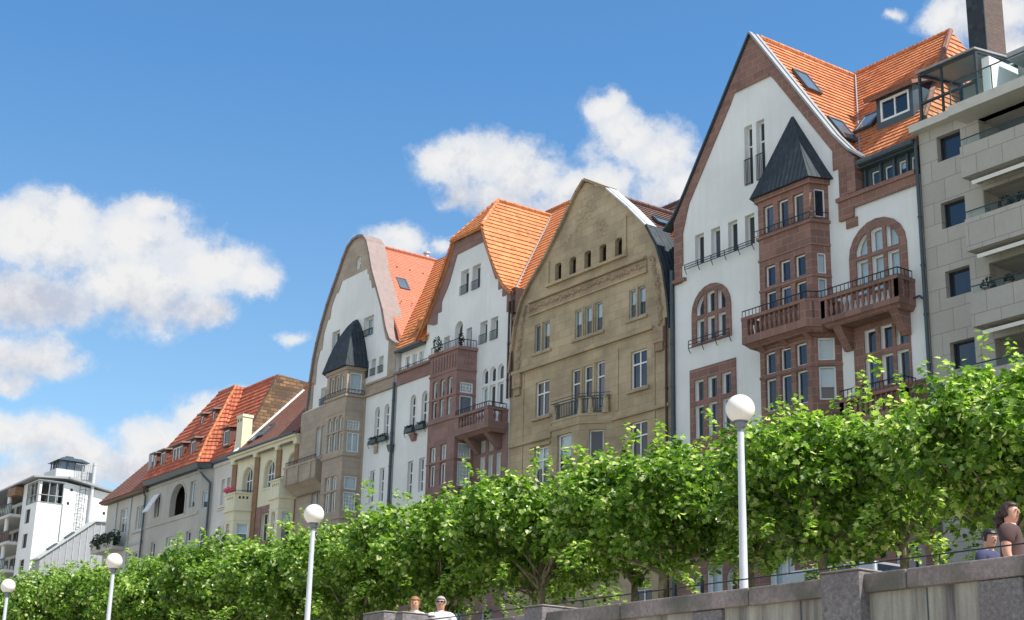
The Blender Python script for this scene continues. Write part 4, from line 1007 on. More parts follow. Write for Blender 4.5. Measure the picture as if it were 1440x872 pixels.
def build_h6():
    h = house('terraced_house', 'narrow whitish house under a steep red roof, left of the cream house', -100.95, -96.5)
    y6 = 45.6; P = Panel(h, (0, y6))
    for c in (-99.25, -98.35): P.win(c-.27, c+.27, 18.6, 20.45, rev=.22, cur=1 if c < -99 else 0); P.win(c-.3, c+.3, 15.2, 17.05, rev=.22, cols=2, tr=(16.4,))
    for c in (-99.25, -98.35): P.win(c-.27, c+.27, 11.2, 13.2); P.win(c-.3, c+.3, 6.8, 8.8)
    w = MB(); P.slab(w, [(-100.95, GZ), (-96.5, GZ), (-96.5, 21.9), (-100.95, 21.9)], 0, .4); body(w, -100.95, -96.5, 46, 56, GZ, 21.6); w.build('wall', 'warm_white_plaster', h)
    m = MB(); m.box(-99.7, -97.9, y6-.12, y6, 18.35, 18.5); m.box(-99.8, -97.8, y6-.1, y6, 18.2, 18.3); m.box(-100.9, -96.52, y6-.15, y6, 21.5, 21.75); m.build('sill', 'warm_white_plaster', h)
    MB().hexa([(-100.9, y6-.45, 21.75), (-96.52, y6-.45, 21.75), (-96.52, y6, 21.7), (-100.9, y6, 21.7)], [(-100.9, y6-.45, 22.0), (-96.52, y6-.45, 22.0), (-96.52, y6, 22.2), (-100.9, y6, 22.2)]).build('gutter', 'dark_zinc', h)
    roof(h, [[(-101.6, 45.2, 22.0), (-96.42, 45.2, 22.0), (-96.42, 47.7, 27.85), (-101.6, 47.7, 27.85)], [(-101.6, 47.7, 27.85), (-96.42, 47.7, 27.85), (-96.42, 56, 24), (-101.6, 56, 24)]], 'red_tiles', .36, .06)
    ridge_tiles(h, [(-101.6, 47.7, 27.9), (-96.42, 47.7, 27.9)], 'red_tiles', .12)
    dormer(h, -99.2, -98.1, 45.25, 22.7, 24.0, 1.0, 'brown_frame', 'maroon_tiles', 1)
    MB().prism([(-96.7, 45.0, 21.9), (-96.7, 45.15, 23.2), (-96.7, 45.8, 23.6), (-96.7, 45.8, 21.9)], (.25, 0, 0)).build('verge_wall', 'white_render', h)
    return h
def build_h7():
    h = house('terraced_house', 'grey beige house with big arched loggia under a tall red roof full of dormers', -111.5, -100.95)
    P = Panel(h, (0, YF)); gp = 'grey_beige_plaster'
    P.win(-103.6, -102.6, 18.85, 20.8, rev=.25, cur=.75)
    P.holes.append(shape(-107.0, -104.3, 18.55, 20.95, 1.3))
    P.win(-110.0, -109.1, 18.9, 20.6, rev=.25, cur=0)
    P.win(-107.2, -105.9, 15.2, 17.05, cols=2, tr=(16.4,)); P.win(-103.6, -102.8, 15.2, 17.1, tr=(16.4,)); P.win(-105.2, -104.5, 15.2, 16.8); P.win(-110, -109.2, 15.2, 17.0)
    for x in (-110, -107.2, -103.6): P.win(x, x+1, 11, 13); P.win(x, x+1, 6.6, 8.6)
    w = MB(); P.slab(w, [(-111.5, GZ), (-101.8, GZ), (-101.8, 21.6), (-111.5, 21.6)], 0, .4)
    Cn = Panel(h, (-101.8, YF), (-100.9, 45.6)); L_ = Cn.len
    Cn.win(.25, .85, 18.6, 19.85, rev=.15, cur=.6); Cn.win(.25, .85, 15.1, 17.0, tr=(16.2,), rev=.15, cur=0); Cn.win(.25, .85, 11, 13)
    Cn.slab(w, [(0, GZ), (L_, GZ), (L_, 21.6), (0, 21.6)], 0, .3); body(w, -111.5, -101.3, 46, 56, GZ, 21.6)
    w.build('wall', gp, h)
    lg = MB(); lg.box(-107.1, -104.2, 46.3, 46.4, 18.3, 21.2); lg.box(-107.1, -104.2, 45.42, 46.3, 18.3, 18.5); lg.build('loggia_wall', gp, h)
    Q = Panel(h, (0, 46.2)); Q.win(-106.3, -105.1, 18.6, 20.2, cols=1, tr=(19.7,), rev=.05, nohole=True, cur=1)
    m = MB()
    for z, e, hh in ((18.2, .08, .22), (21.25, .1, .12)): m.box(-111.4, -101.8, 45-e, 45.0, z, z+hh)
    P.ring(m, -107.0, -104.3, 18.55, 20.95, 1.3, .16, -.05, .0)
    m.build('stone_trim', 'tan_sandstone' if False else gp, h)
    MB().hexa([(-110.1, 44.9, 20.6), (-109.0, 44.9, 20.6), (-109.0, 44.1, 19.2), (-110.1, 44.1, 19.2)], [(-110.1, 44.87, 20.66), (-109.0, 44.87, 20.66), (-109.0, 44.05, 19.24), (-110.1, 44.05, 19.24)]).build('awning', 'curtain', h)
    MB().hexa([(-111.5, 44.55, 21.5), (-101.6, 44.55, 21.5), (-100.9, 45.3, 21.5), (-100.9, 45.7, 21.5), (-111.5, 45.0, 21.5)], [(-111.5, 44.4, 21.85), (-101.5, 44.4, 21.85), (-100.75, 45.3, 21.85), (-100.75, 45.7, 21.85), (-111.5, 45.0, 21.85)]).build('eave_box', 'dark_zinc', h)
    # roof: flared foot, tall hip
    ft = [(-111.6, 44.45, 21.9), (-101.5, 44.45, 21.9)]; kk = [(-111.0, 45.1, 23.6), (-101.7, 45.1, 23.6)]; tp = [(-104.8, 47.2, 28.2), (-101.9, 47.2, 28.2)]
    rf = [(-100.7, 45.4, 21.9), (-100.95, 46.0, 23.6), (-101.3, 47.9, 28.0)]
    roof(h, [[ft[0], ft[1], kk[1], kk[0]], [kk[0], kk[1], tp[1], tp[0]], [ft[1], rf[0], rf[1], kk[1]], [kk[1], rf[1], tp[1]], [rf[1], rf[2], tp[1]],
             [(-111.6, 52, 21.9), ft[0], kk[0], (-111.0, 52, 23.6)], [(-111.0, 50, 23.6), kk[0], tp[0]], [tp[0], tp[1], (-101.3, 56, 22), (-111.5, 56, 22)]], 'red_tiles', .36, .06)
    ridge_tiles(h, [tp[0], tp[1]], 'red_tiles', .12); ridge_tiles(h, [ft[1], kk[1], tp[1]], 'orange_tiles', .13); ridge_tiles(h, [rf[0], rf[1], rf[2]], 'pale_zinc' if False else 'salmon_tiles', .09)
    for x0, x1, cols in ((-110.6, -109.9, 1), (-109.2, -108.2, 1), (-107.0, -105.0, 3), (-103.7, -102.7, 1)): dormer(h, x0, x1, 44.75, 22.5, 23.9, 1.1, 'brown_frame', 'lead_coping', cols)
    for x0 in (-104.9, -102.9): dormer(h, x0, x0+.6, 45.9, 25.3, 26.2, .9, 'brown_frame', 'lead_coping')
    c = MB(); c.box(-111.9, -111.2, 44.9, 45.7, 21.9, 24.2); c.build('chimney', 'pale_zinc', h)
    m = MB().path([(-101.7, 44.6, 21.5), (-101.2, 44.9, 20.9), (-100.95, 45.35, 20.4), (-100.95, 45.4, GZ)], .08, 8); m.build('downpipe', 'dark_zinc', h)
    return h
def build_h8():
    h = house('terraced_house', 'end house with brown hipped roof and grey upright timber strips, last before the white block', -120.2, -111.5)
    P = Panel(h, (0, YF))
    P.win(-113.6, -112.8, 18.4, 20.2, cols=1, rev=.2, cur=1); P.win(-112.7, -111.95, 18.4, 20.2, rev=.2, cur=1); P.win(-116.9, -115.4, 18.5, 20.4, cols=2, tr=(19.7,), cur=.6)
    for x in (-117, -113.5): P.win(x, x+1.1, 14.6, 16.6, cols=2); P.win(x, x+1.1, 10.6, 12.6, cols=2); P.win(x, x+1.1, 6.6, 8.6, cols=2)
    w = MB(); P.slab(w, [(-120.0, GZ), (-111.52, GZ), (-111.52, 21.2), (-120.0, 21.2)], 0, .4); body(w, -120.0, -111.52, 45.4, 55, GZ, 21.2); w.build('wall', 'pale_plaster', h)
    m = MB()
    for x in (-117.9, -114.9): m.box(x-.22, x+.22, 44.9, 45.01, 10, 21.1)
    m.box(-114.0, -111.6, 44.85, 45.01, 18.1, 18.35); m.box(-119.95, -111.6, 44.93, 45.01, 17.2, 17.4)
    m.build('timber_strip', 'grey_frame', h)
    m = MB(); m.box(-120.3, -111.5, 44.5, 45, 21.15, 21.4); m.build('eave_box', 'wood_soffit', h)
    roof(h, [[(-120.5, 44.4, 21.35), (-111.4, 44.4, 21.35), (-111.4, 47.2, 25.0), (-116.5, 47.2, 25.0)], [(-120.5, 55, 21.35), (-120.5, 44.4, 21.35), (-116.5, 47.2, 25.0), (-116.5, 52, 25)], [(-116.5, 47.2, 25), (-111.4, 47.2, 25), (-111.4, 52, 25), (-116.5, 52, 25)]], 'maroon_tiles', .25, .035)
    m = MB().path([(-111.7, 44.5, 21.3), (-111.7, 44.85, 20.8), (-111.7, 44.85, GZ)], .08, 8); m.build('downpipe', 'dark_zinc', h)
    m = MB(); rr = random.Random(9)
    m.box(-119.8, -115.2, 43.9, 45, 17.0, 17.25); m.box(-119.8, -119.7, 43.9, 45, 17.25, 18.0); m.box(-119.8, -115.2, 43.86, 43.95, 17.25, 17.9); m.build('balcony', 'pale_plaster', h)
    return h
def build_block():
    h = thing('apartment_block', 'white modern block with blank sunlit side wall, ladder and roof lantern', 'apartment building', (-138, YF, GZ))
    w = MB()
    Sp = Panel(h, (-138, 45.02), (-138, 57.02))       # side wall, normal +x
    Sp.holes.append([(0.05, 23.9), (2.35, 23.9), (2.35, 25.85), (0.05, 25.85)])
    for u, z in ((2.95, 25.2), (2.75, 23.9), (6.3, 23.4)): Sp.win(u, u+.28, z, z+.3, rev=.06, cur=0, glass='eye_dark', mat='grey_frame', fw=.02)
    Sp.slab(w, [(0, GZ), (12, GZ), (12, 23.6), (8.3, 25.35), (2.4, 26.0), (0, 26.0)], 0, .3)
    Fp = Panel(h, (-142.22, 45), (-138.02, 45))
    for z in (22.1, 19.8, 17.4): Fp.win(1.3, 2.6, z, z+1.35, cols=1, rev=.2, cur=0, mat='dark_frame')
    Fp.holes.append([(1.2, 23.9), (4.15, 23.9), (4.15, 25.85), (1.2, 25.85)])
    Fp.slab(w, [(0, GZ), (4.2, GZ), (4.2, 26.0), (0, 26.0)], 0, .3)
    w.box(-160, -142.2, 47.2, 47.5, GZ, 25.6); w.box(-160, -159.7, 45, 57, GZ, 25.6); w.box(-160, -138.3, 56.7, 57, GZ, 25.6)
    w.build('wall', 'white_render', h)
    # glazed corner
    g = MB(); g.add([(-138.05, 45.05, 23.95), (-138.05, 47.3, 23.95), (-138.05, 47.3, 25.85), (-138.05, 45.05, 25.85)], [(0, 1, 2, 3)])
    g.add([(-140.95, 45.05, 23.95), (-138.05, 45.05, 23.95), (-138.05, 45.05, 25.85), (-140.95, 45.05, 25.85)], [(0, 1, 2, 3)]); g.build('corner_glazing', 'green_glass', h)
    f = MB()
    for y in (45.05, 46.0, 46.7, 47.35): f.box(-138.04, -137.96, y-.04, y+.04, 23.9, 25.88)
    for z in (23.9, 24.6, 25.85): f.box(-138.05, -137.95, 45.0, 47.38, z-.03, z+.03)
    for x in (-141, -140, -139): f.box(x-.04, x+.04, 44.96, 45.04, 23.9, 25.88)
    for z in (23.9, 24.6, 25.85): f.box(-141, -138.05, 44.95, 45.05, z-.03, z+.03)
    f.build('glazing_frame', 'pale_zinc', h)
    b = MB(); b.box(-140.9, -138.3, 46.9, 47.0, 23.9, 25.8); b.box(-141, -138.3, 45.3, 47, 23.7, 23.85); b.build('winter_garden_wall', 'pale_zinc', h)
    r = MB()
    r.hexa([(-162, 44.3, 25.75), (-137.6, 44.3, 26.05), (-137.6, 47.6, 26.3), (-162, 47.6, 26.3)], [(-162, 44.3, 25.95), (-137.6, 44.3, 26.2), (-137.6, 47.6, 26.5), (-162, 47.6, 26.5)])
    r.hexa([(-162, 47.6, 26.3), (-137.4, 47.6, 26.3), (-137.4, 53.6, 25.3), (-162, 53.6, 25.3)], [(-162, 47.6, 26.5), (-137.4, 47.6, 26.5), (-137.4, 53.6, 25.5), (-162, 53.6, 25.5)])
    r.hexa([(-162, 53.6, 25.3), (-137.4, 53.6, 25.3), (-137.4, 57.6, 23.4), (-162, 57.6, 23.4)], [(-162, 53.6, 25.5), (-137.4, 53.6, 25.5), (-137.4, 57.6, 23.6), (-162, 57.6, 23.6)])
    r.build('roof', 'pale_zinc', h)
    MB().box(-141.5, -138.2, 46.5, 50.0, 26.3, 27.25).build('roof_drum', 'zinc', h)
    l = MB()
    for x in (-141.2, -138.9): 
        for y in (47.0, 47.8, 48.6, 49.4): l.box(x-.05, x+.05, y-.05, y+.05, 27.25, 28.2)
    for x in (-140.4, -139.7): l.box(x-.05, x+.05, 46.95, 47.05, 27.25, 28.2)
    l.hexa([(-141.6, 46.7, 28.2), (-138.5, 46.7, 28.2), (-138.5, 49.8, 28.2), (-141.6, 49.8, 28.2)], [(-141.0, 47.4, 28.6), (-139.2, 47.4, 28.6), (-139.2, 49.2, 28.6), (-141.0, 49.2, 28.6)])
    l.box(-140.4, -139.8, 47.9, 48.6, 28.6, 28.85)
    ln = l.build('roof_lantern', 'dark_zinc', h)
    MB().box(-141.1, -139.0, 47.1, 49.3, 27.26, 28.19).build('pane', 'pale_glass', ln)
    iron_rail(h, [(-138.1, 48.3), (-138.1, 50.1)], 26.6, 27.9, .2, 'roof_rail', 'pale_zinc')
    m = MB().tube((-137.75, 50.0, 19), (-137.75, 50.0, 27.9), .17, n=12).tube((-137.75, 50, 27.9), (-137.75, 50, 28.1), .2, n=12); m.build('flue_pipe', 'zinc', h)
    m = MB()
    for y in (48.8, 49.35): m.tube((-137.7, y, 19), (-137.7, y, 27.2), .03)
    for i in range(27): m.tube((-137.7, 48.8, 19.2+i*.3), (-137.7, 49.35, 19.2+i*.3), .02)
    for i in range(8): 
        z = 20+i*.9; m.path([(-137.7, 48.75, z), (-137.15, 48.85, z), (-137.05, 49.1, z), (-137.15, 49.3, z), (-137.7, 49.4, z)], .02)
    m.build('ladder', 'dark_zinc', h)
    m = MB().tube((-137.93, 47.4, GZ), (-137.93, 47.4, 23.9), .05); m.build('downpipe', 'pale_zinc', h)
    # balconies on the river side
    for z in (23.2, 20.6, 18.0, 15.4):
        b = MB(); b.box(-158, -142.3, 44.0, 47.2, z-.25, z); b.build('balcony', 'warm_white_plaster', h)
        iron_rail(h, [(-158, 44.05), (-142.3, 44.05)], z+.05, z+1.0, .5, 'balcony_rail', 'dark_frame', r=.03)
        MB().box(-158, -142.35, 44.1, 44.14, z+.1, z+.95).build('balcony_screen', 'rosy_sandstone' if z == 20.6 else 'green_glass', h)
    for i in range(5):
        x = -156.5+i*3.0
        for z in (23.2, 20.6, 18.0, 15.4):
            Fq = Panel(h, (0, 47.2)); Fq.win(x, x+2.2, z+.05, z+2.05, cols=2, rev=-.05, nohole=True, cur=0, mat='grey_frame')
    b = MB()
    for x in (-144.2, -149.2, -154.2): b.tube((x, 44.4, GZ), (x, 44.4, 25.8), .2, n=12)
    b.build('column', 'white_render', h)
    MB().box(-144.5, -142.2, 44.2, 47.2, 25.0, 25.75).build('timber_soffit', 'brown_stone', h)
    # lean-to roof in front
    s = thing('metal_shed', 'low grey standing seam metal lean-to roof in front of the white block', 'outbuilding', (-135.6, 48, GZ))
    m = MB(); m.prism([(-137.0, 44.9, GZ), (-137.0, 44.9, 18.3), (-137.0, 49.6, 22.1), (-137.0, 51.3, 22.3), (-137.0, 53, 22.3), (-137.0, 53, GZ)], (2.0, 0, 0)); 
    m.build('wall', 'pale_zinc', s)
    m = MB(); m.prism([(-137.1, 44.7, 18.2), (-137.1, 49.6, 22.15), (-137.1, 49.6, 22.3), (-137.1, 44.7, 18.35)], (2.3, 0, 0)); m.prism([(-137.1, 49.6, 22.15), (-137.1, 53.1, 22.38), (-137.1, 53.1, 22.5), (-137.1, 49.6, 22.3)], (2.3, 0, 0)); m.build('roof', 'lead_coping' if False else 'grey_frame', s)
    m = MB()
    for y in [45.4+.6*i for i in range(13)]: m.box(-135.0, -134.94, y-.02, y+.02, GZ, min(22.1, 18.5+(y-44.9)*.8))
    m.build('seam', 'zinc', s)
    for y in (46.2, 47.7): skylight(s, (-136, y, 18.35+(y-44.7)*.806+.03), (0, -.806, 1), (1, 0, 0), .8, .9)
    return h
def build_flats():
    h = thing('apartment_block', 'grey stone clad modern flats with balconies and a glazed roof terrace at the right edge', 'apartment building', (-27, YF, GZ))
    P = Panel(h, (0, YF)); fl = [24.15, 21.3, 18.5, 15.7, 12.9, 10.1, 7.3]
    for i, z in enumerate((23.62, 20.83, 18.03, 15.2, 12.3, 9.4, 6.5)): P.win(-34.75, -33.62, z, z+1.07, cols=1, rev=.28, cur=0, mat='dark_frame', glass='dark_glass', fw=.05)
    X1 = -16.0
    for k in range(7):
        zt = 24.75-2.92*k
        if zt > 5: P.holes.append([(-32.75, zt-2.35), (-26, zt-2.35), (-26, zt), (-32.75, zt)]); P.holes.append([(-24, zt-2.35), (-18, zt-2.35), (-18, zt), (-24, zt)])
    w = MB(); P.slab(w, [(-35.6, GZ), (X1, GZ), (X1, 25.1), (-35.6, 25.1)], 0, .35); body(w, -35.6, X1, 45.35, 58, GZ, 25.1)
    w.build('wall', 'stone_panels', h)
    lg = MB(); lg.box(-32.9, -17.9, 47.2, 47.3, GZ, 25.0)
    for x in (-32.95, -26.0, -24.1, -18): lg.box(x, x+.1, 45.36, 47.2, GZ, 25.0)
    for k in range(8):
        z = 25.1-2.92*k
        if z > 5: lg.box(-32.85, -18, 45.36, 47.2, z-.33, z-.02)
    lg.build('loggia', 'concrete_slab', h)
    Q = Panel(h, (0, 47.2))
    for k in range(7):
        z = 22.4-2.92*k
        if z > 4.8:
            for x in (-31.9, -29.2, -23.5, -20.8): Q.win(x, x+2.4, z+.05, z+2.1, cols=2, rev=-.04, nohole=True, cur=0, mat='grey_frame')
    for k in range(6):
        zt = 23.35-2.92*k; b = MB()
        if zt < 8: break
        for xa, xb in ((-32.9, -25.5), (-24.4, -17.6)):
            b.box(xa, xb, 43.95, 44.1, zt-1.25, zt); b.box(xa, xa+.15, 44.1, 45, zt-1.25, zt-.001); b.box(xb-.15, xb, 44.1, 45, zt-1.25, zt-.001); b.box(xa+.15, xb-.15, 44.1, 45.0, zt-1.22, zt-1.0)
        b.build('balcony', 'stone_panels', h)
        a = MB()
        for xa, xb in ((-32.6, -25.8), (-24.2, -17.8)): a.hexa([(xa, 44.15, zt-1.55), (xb, 44.15, zt-1.55), (xb, 44.6, zt-1.32), (xa, 44.6, zt-1.32)], [(xa, 44.1, zt-1.42), (xb, 44.1, zt-1.42), (xb, 44.6, zt-1.24), (xa, 44.6, zt-1.24)])
        a.build('awning_cassette', 'white_frame', h)
        g = MB()
        for xa, xb in ((-32.8, -25.6), (-24.3, -17.7)): g.box(xa, xb, 44.0, 44.02, zt+.01, zt+.28)
        g.build('balcony_glass', 'green_glass', h)
        m = MB()
        for xa, xb in ((-32.9, -25.5), (-24.4, -17.6)): m.tube((xa, 44.01, zt+.3), (xb, 44.01, zt+.3), .025)
        m.build('balcony_rail', 'dark_frame', h)
    # plants on the balconies
    s = MB(); s.box(-35.75, -33.3, 44.6, 45.4, 25.1, 25.42); s.box(-33.3, X1, 43.9, 45.4, 24.75, 25.15); s.box(-35.6, X1, 45.36, 58, 25.0, 25.3)
    s.build('roof_slab', 'concrete_slab', h)
    # glazed terrace room
    f = MB(); t = .05
    x0, x1, y0, y1, z0, z1 = -35.3, -32.6, 44.9, 47.5, 25.42, 27.55
    for x in (x0, x1): 
        for y in (y0, y1): f.box(x-t, x+t, y-t, y+t, z0, z1+.35*(y == y1))
    for z in (z0+.02, z1): f.box(x0+t, x1-t, y0-t, y0+t, z-t, z+t)
    f.box(x0+t, x1-t, y0-.06, y0+.06, 26.25, 26.33)
    for x in (x0, x1): f.hexa([(x-t, y0+t, z1-.05), (x+t, y0+t, z1-.05), (x+t, y1, z1+.3), (x-t, y1, z1+.3)], [(x-t, y0+t, z1+.05), (x+t, y0+t, z1+.05), (x+t, y1, z1+.4), (x-t, y1, z1+.4)])
    f.box(-34.3, -34.22, 44.9, 44.98, 25.45, 27.5)
    f.build('terrace_frame', 'dark_frame', h)
    g = MB(); g.add([(x0, y0, z0), (x1, y0, z0), (x1, y0, z1), (x0, y0, z1)], [(0, 1, 2, 3)]); g.add([(x1, y0, z0), (x1, y1, z0), (x1, y1, z1+.3), (x1, y0, z1)], [(0, 1, 2, 3)]); g.add([(x0, y0, z0), (x0, y1, z0), (x0, y1, z1+.3), (x0, y0, z1)], [(0, 1, 2, 3)])
    g.build('terrace_glazing', 'green_glass', h)
    MB().hexa([(x0-.1, y0-.15, z1+.05), (x1+.1, y0-.15, z1+.05), (x1+.1, y1, z1+.4), (x0-.1, y1, z1+.4)], [(x0-.1, y0-.15, z1+.12), (x1+.1, y0-.15, z1+.12), (x1+.1, y1, z1+.48), (x0-.1, y1, z1+.48)]).build('terrace_roof', 'pale_zinc', h)
    b = MB(); b.box(x0, X1, 47.52, 47.8, 25.3, 27.9); b.build('penthouse_wall', 'pale_plaster', h)
    b = MB(); b.box(-31.9, X1+.3, 45.9, 53, 27.2, 27.5); b.build('penthouse_roof', 'pale_zinc', h)
    Q2 = Panel(h, (0, 47.5))
    for x in (-31.6, -29.0, -26): Q2.win(x, x+2.3, 25.4, 27.1, cols=2, rev=-.04, nohole=True, cur=0, mat='dark_frame')
    m = MB(); m.tube((-33.2, 44.0, 26.15), (X1, 44.0, 26.15), .03)
    for x in [-33.2+1.9*i for i in range(9)]: m.tube((x, 44.0, 25.15), (x, 44.0, 26.15), .025)
    m.build('terrace_rail', 'dark_frame', h)
    MB().box(-33.15, X1, 43.99, 44.01, 25.2, 26.1).build('terrace_glass', 'green_glass', h)
    MB().box(-32.55, -32.2, 45.2, 47.0, 25.42, 27.3).build('privacy_screen', 'white_render', h)
    c = MB(); c.box(-36.5, -35.65, 50.0, 51.3, 25.3, 37.0); ch = c.build('chimney', 'dark_clinker', h); MB().box(-36.53, -35.64, 49.94, 49.998, 25.3, 37.0).build('chimney_front_plate', 'slate', ch)  # thin dark plate covers the chimney's street face
    # pot plants
    for x, zt, s_ in ((-32.4, 17.55, .3), (-31.5, 17.55, .2), (-31.4, 20.45, .3), (-30.6, 20.45, .25)):
        o = thing('potted_plant', {(-32.4): 'round green pot plant on the third balcony of the grey flats', (-31.5): 'small pot plant beside the round one on the grey flats balcony', (-31.4): 'leafy plant on the upper balcony of the grey flats', (-30.6): 'low leafy plant right of the other one on the upper grey balcony'}[x], 'plant', (x, 44.4, zt-.1), group='plants on the balconies of the grey flats')
        MB().lathe((x, 44.4, zt-.1), [(.1, 0), (.15, .25), (.16, .28)], 10).build('pot', 'terracotta', o)
        leafball(x, 44.4, zt+.3, s_, 160, .05).build('foliage', 'dark_leaves', o)
    return h
def leafball(x, y, z, r, n, s, sz=1.0):
    m = MB(); rr = random.Random(int(abs(x*100)))
    for i in range(n):
        d = V((rr.gauss(0, 1), rr.gauss(0, 1), rr.gauss(0, 1))).normalized()*r*rr.uniform(.6, 1)
        c = V((x, y, z))+V((d.x, d.y, d.z*sz)); a = V((rr.gauss(0, 1), rr.gauss(0, 1), rr.gauss(0, 1))).normalized(); b = a.orthogonal().normalized()
        m.add([c-a*s, c+b*s*.6, c+a*s, c-b*s*.6], [(0, 1, 2, 3)])
    return m
# ------------------------------------------------------------------ terrain, streets, river wall
def build_ground():
    def sheet(name, mat, x0, x1, y0, y1, z):
        m = MB().add([(x0, y0, z), (x1, y0, z), (x1, y1, z), (x0, y1, z)], [(0, 1, 2, 3)]); return struct(m.build(name, mat))
    sheet('ground', 'gravel_ground', -3000, 3000, -3000, 3000, -1.65)
    sheet('quay_path', 'paving', -200, 120, -14, 12.9, -1.645)
    m = MB(); m.box(-260, 120, 13.25, 31.5, -1.7, PZ); struct(m.build('promenade', 'paving'))
    m = MB(); m.box(-400, 200, 31.5, 400, -1.7, GZ-.12); struct(m.build('upper_terrain', 'gravel_ground'))
    sheet('road', 'asphalt', -300, 120, 33.6, 41.0, GZ-.115)
    for y0, y1, nm in ((31.5, 33.6, 'promenade_kerb'), (41.0, 46.0, 'pavement')):
        m = MB(); m.box(-300, 120, y0, y1, GZ-.119, GZ); struct(m.build(nm, 'paving'))
    m = MB()
    for i in range(70): m.add([(-200+4.5*i, 37.25, GZ-.111), (-198+4.5*i, 37.25, GZ-.111), (-198+4.5*i, 37.37, GZ-.111), (-200+4.5*i, 37.37, GZ-.111)], [(0, 1, 2, 3)])
    struct(m.build('road_marking', 'lane_paint'))
    # river wall along the quay
    w = thing('river_wall', 'long river wall of streaked concrete panels with speckled granite cap', 'wall', (-12, 13, -1.65))
    m = MB(); m.box(-120, 30, 13.06, 13.5, -1.66, 2.13); m.build('concrete_face', 'streaked_concrete', w)
    c = MB(); x = 30.0
    while x > -120:
        L_ = 2.4; c.box(x-L_+.012, x, 12.98, 13.62, 2.12+R.uniform(0, .006), 2.335+R.uniform(-.004, .004)); x -= L_
    o = c.build('granite_cap', 'granite_cap', w)
    bv = o.modifiers.new('b', 'BEVEL'); bv.width = .018; bv.segments = 2
    g = MB()
    for x in (-13.95, -9.62, -7.2, -19.6, -24.5, -29.4, -34, -4.6, -2.0): g.box(x-.27, x+.27, 13.0, 13.1, -1.65, 2.118)
    o = g.build('granite_strip', 'granite', w); bv = o.modifiers.new('b', 'BEVEL'); bv.width = .012
    j = MB()
    for x in [-60+1.83*i for i in range(45)]: j.box(x, x+.012, 13.05, 13.07, -1.65, 2.117)
    j.build('panel_joint', 'dark_zinc', w)
    for (x0, x1, zt, yb, lab) in ((-11.95, -11.38, 2.36, 14.3, 'broad dark granite pier in the river wall left of the two walkers'), (-17.63, -17.2, 2.41, 13.9, 'granite pier in the river wall between the white shirted couple and the tall lamp'),
                                 (-22.17, -21.5, 2.64, 13.9, 'pale topped granite block left of the white shirted couple, farther one'), (-21.15, -20.92, 2.585, 13.4, 'narrow granite block just left of the white shirted woman')):
        p = thing('wall_pier', lab, 'pier', ((x0+x1)/2, 13.2, -1.65), group='granite piers of the river wall')
        m = MB(); yq = min(13.75, yb-.01); m.box(x0, x1, 12.9, yq, -1.66, zt-.0); o = m.build('pier_block', 'granite', p); bv = o.modifiers.new('b', 'BEVEL'); bv.width = .015; bv.segments = 2
        m = MB(); m.box(x0+.02, x1-.02, yq+.002, yb, PZ-.02, zt-.03); o = m.build('side_wall', 'granite_cap', p); bv = o.modifiers.new('b', 'BEVEL'); bv.width = .012
        m = MB(); m.box(x0-.012, x1+.012, 12.89, yb, zt+.002, zt+.03); o = m.build('pier_cap', 'granite_cap', p); bv = o.modifiers.new('b', 'BEVEL'); bv.width = .012
    r = thing('handrail', 'thin dark steel handrail running along the top of the river wall', 'railing', (-12, 13.32, 2.33))
    m = MB().tube((-60, 13.32, 2.50), (10, 13.32, 2.50), .0085, n=8)
    m.build('rail', 'black_iron', r)
    for x in [8-3.1*i for i in range(22)]: MB().tube((x, 13.32, 2.32), (x, 13.32, 2.50), .008, n=8).build('post', 'black_iron', r)
    t = thing('retaining_wall', 'brownish stone retaining wall between promenade and street, behind the plane trees', 'wall', (-40, 31.4, PZ))
    m = MB(); m.box(-150, 60, 31.2, 31.49, PZ-.02, GZ+.05); m.build('stone_face', 'tan_sandstone', t)
    f = thing('street_fence', 'plain metal fence of posts and two rails on the street edge behind the trees', 'fence', (-40, 31.7, GZ))
    m = MB(); m.tube((-110, 31.7, GZ+1.0), (30, 31.7, GZ+1.0), .03).tube((-110, 31.7, GZ+.5), (30, 31.7, GZ+.5), .02); m.build('rail', 'grey_frame', f)
    for i in range(56): MB().box(-110+2.5*i-.03, -110+2.5*i+.03, 31.67, 31.73, GZ, GZ+1.02).build('post', 'grey_frame', f)

# ------------------------------------------------------------------ lamps
def build_lamps():
    labs = ['tall white globe lamp at the right, before the dark granite pier', 'white globe lamp second from the right, in front of the taupe gabled house', 'white globe lamp third from the right, below the red roofed house', 'small white globe lamp farthest away, at the left edge']
    for (x, y, z), lab in zip([(-19.0, 18.6, 6.5), (-34.4, 18.4, 6.5), (-46.9, 18.0, 6.5), (-56.4, 17.7, 6.5)], labs):
        o = thing('street_lamp', lab, 'street lamp', (x, y, PZ), group='globe lamps along the promenade')
        b = PZ
        MB().lathe((x, y, b), [(.16, 0), (.16, .03), (.085, .06), (.08, 1.2), (.095, 1.22), (.095, 1.3), (.078, 1.32), (.058, z-b-.40), (.06, z-b-.38)], 20).build('pole', 'lamp_pole', o, smooth=False)
        MB().lathe((x, y, z), [(.062, -.40), (.062, -.33), (.10, -.30), (.10, -.225), (.13, -.22), (.15, -.18)], 20).build('collar', 'lamp_collar', o)
        n = 18; prof = [(max(.001, .262*math.sin(math.pi*i/n)), -.262*math.cos(math.pi*i/n)) for i in range(n+1)]
        MB().lathe((x, y, z+.02), prof, 32).build('globe', 'opal_globe', o, smooth=True)

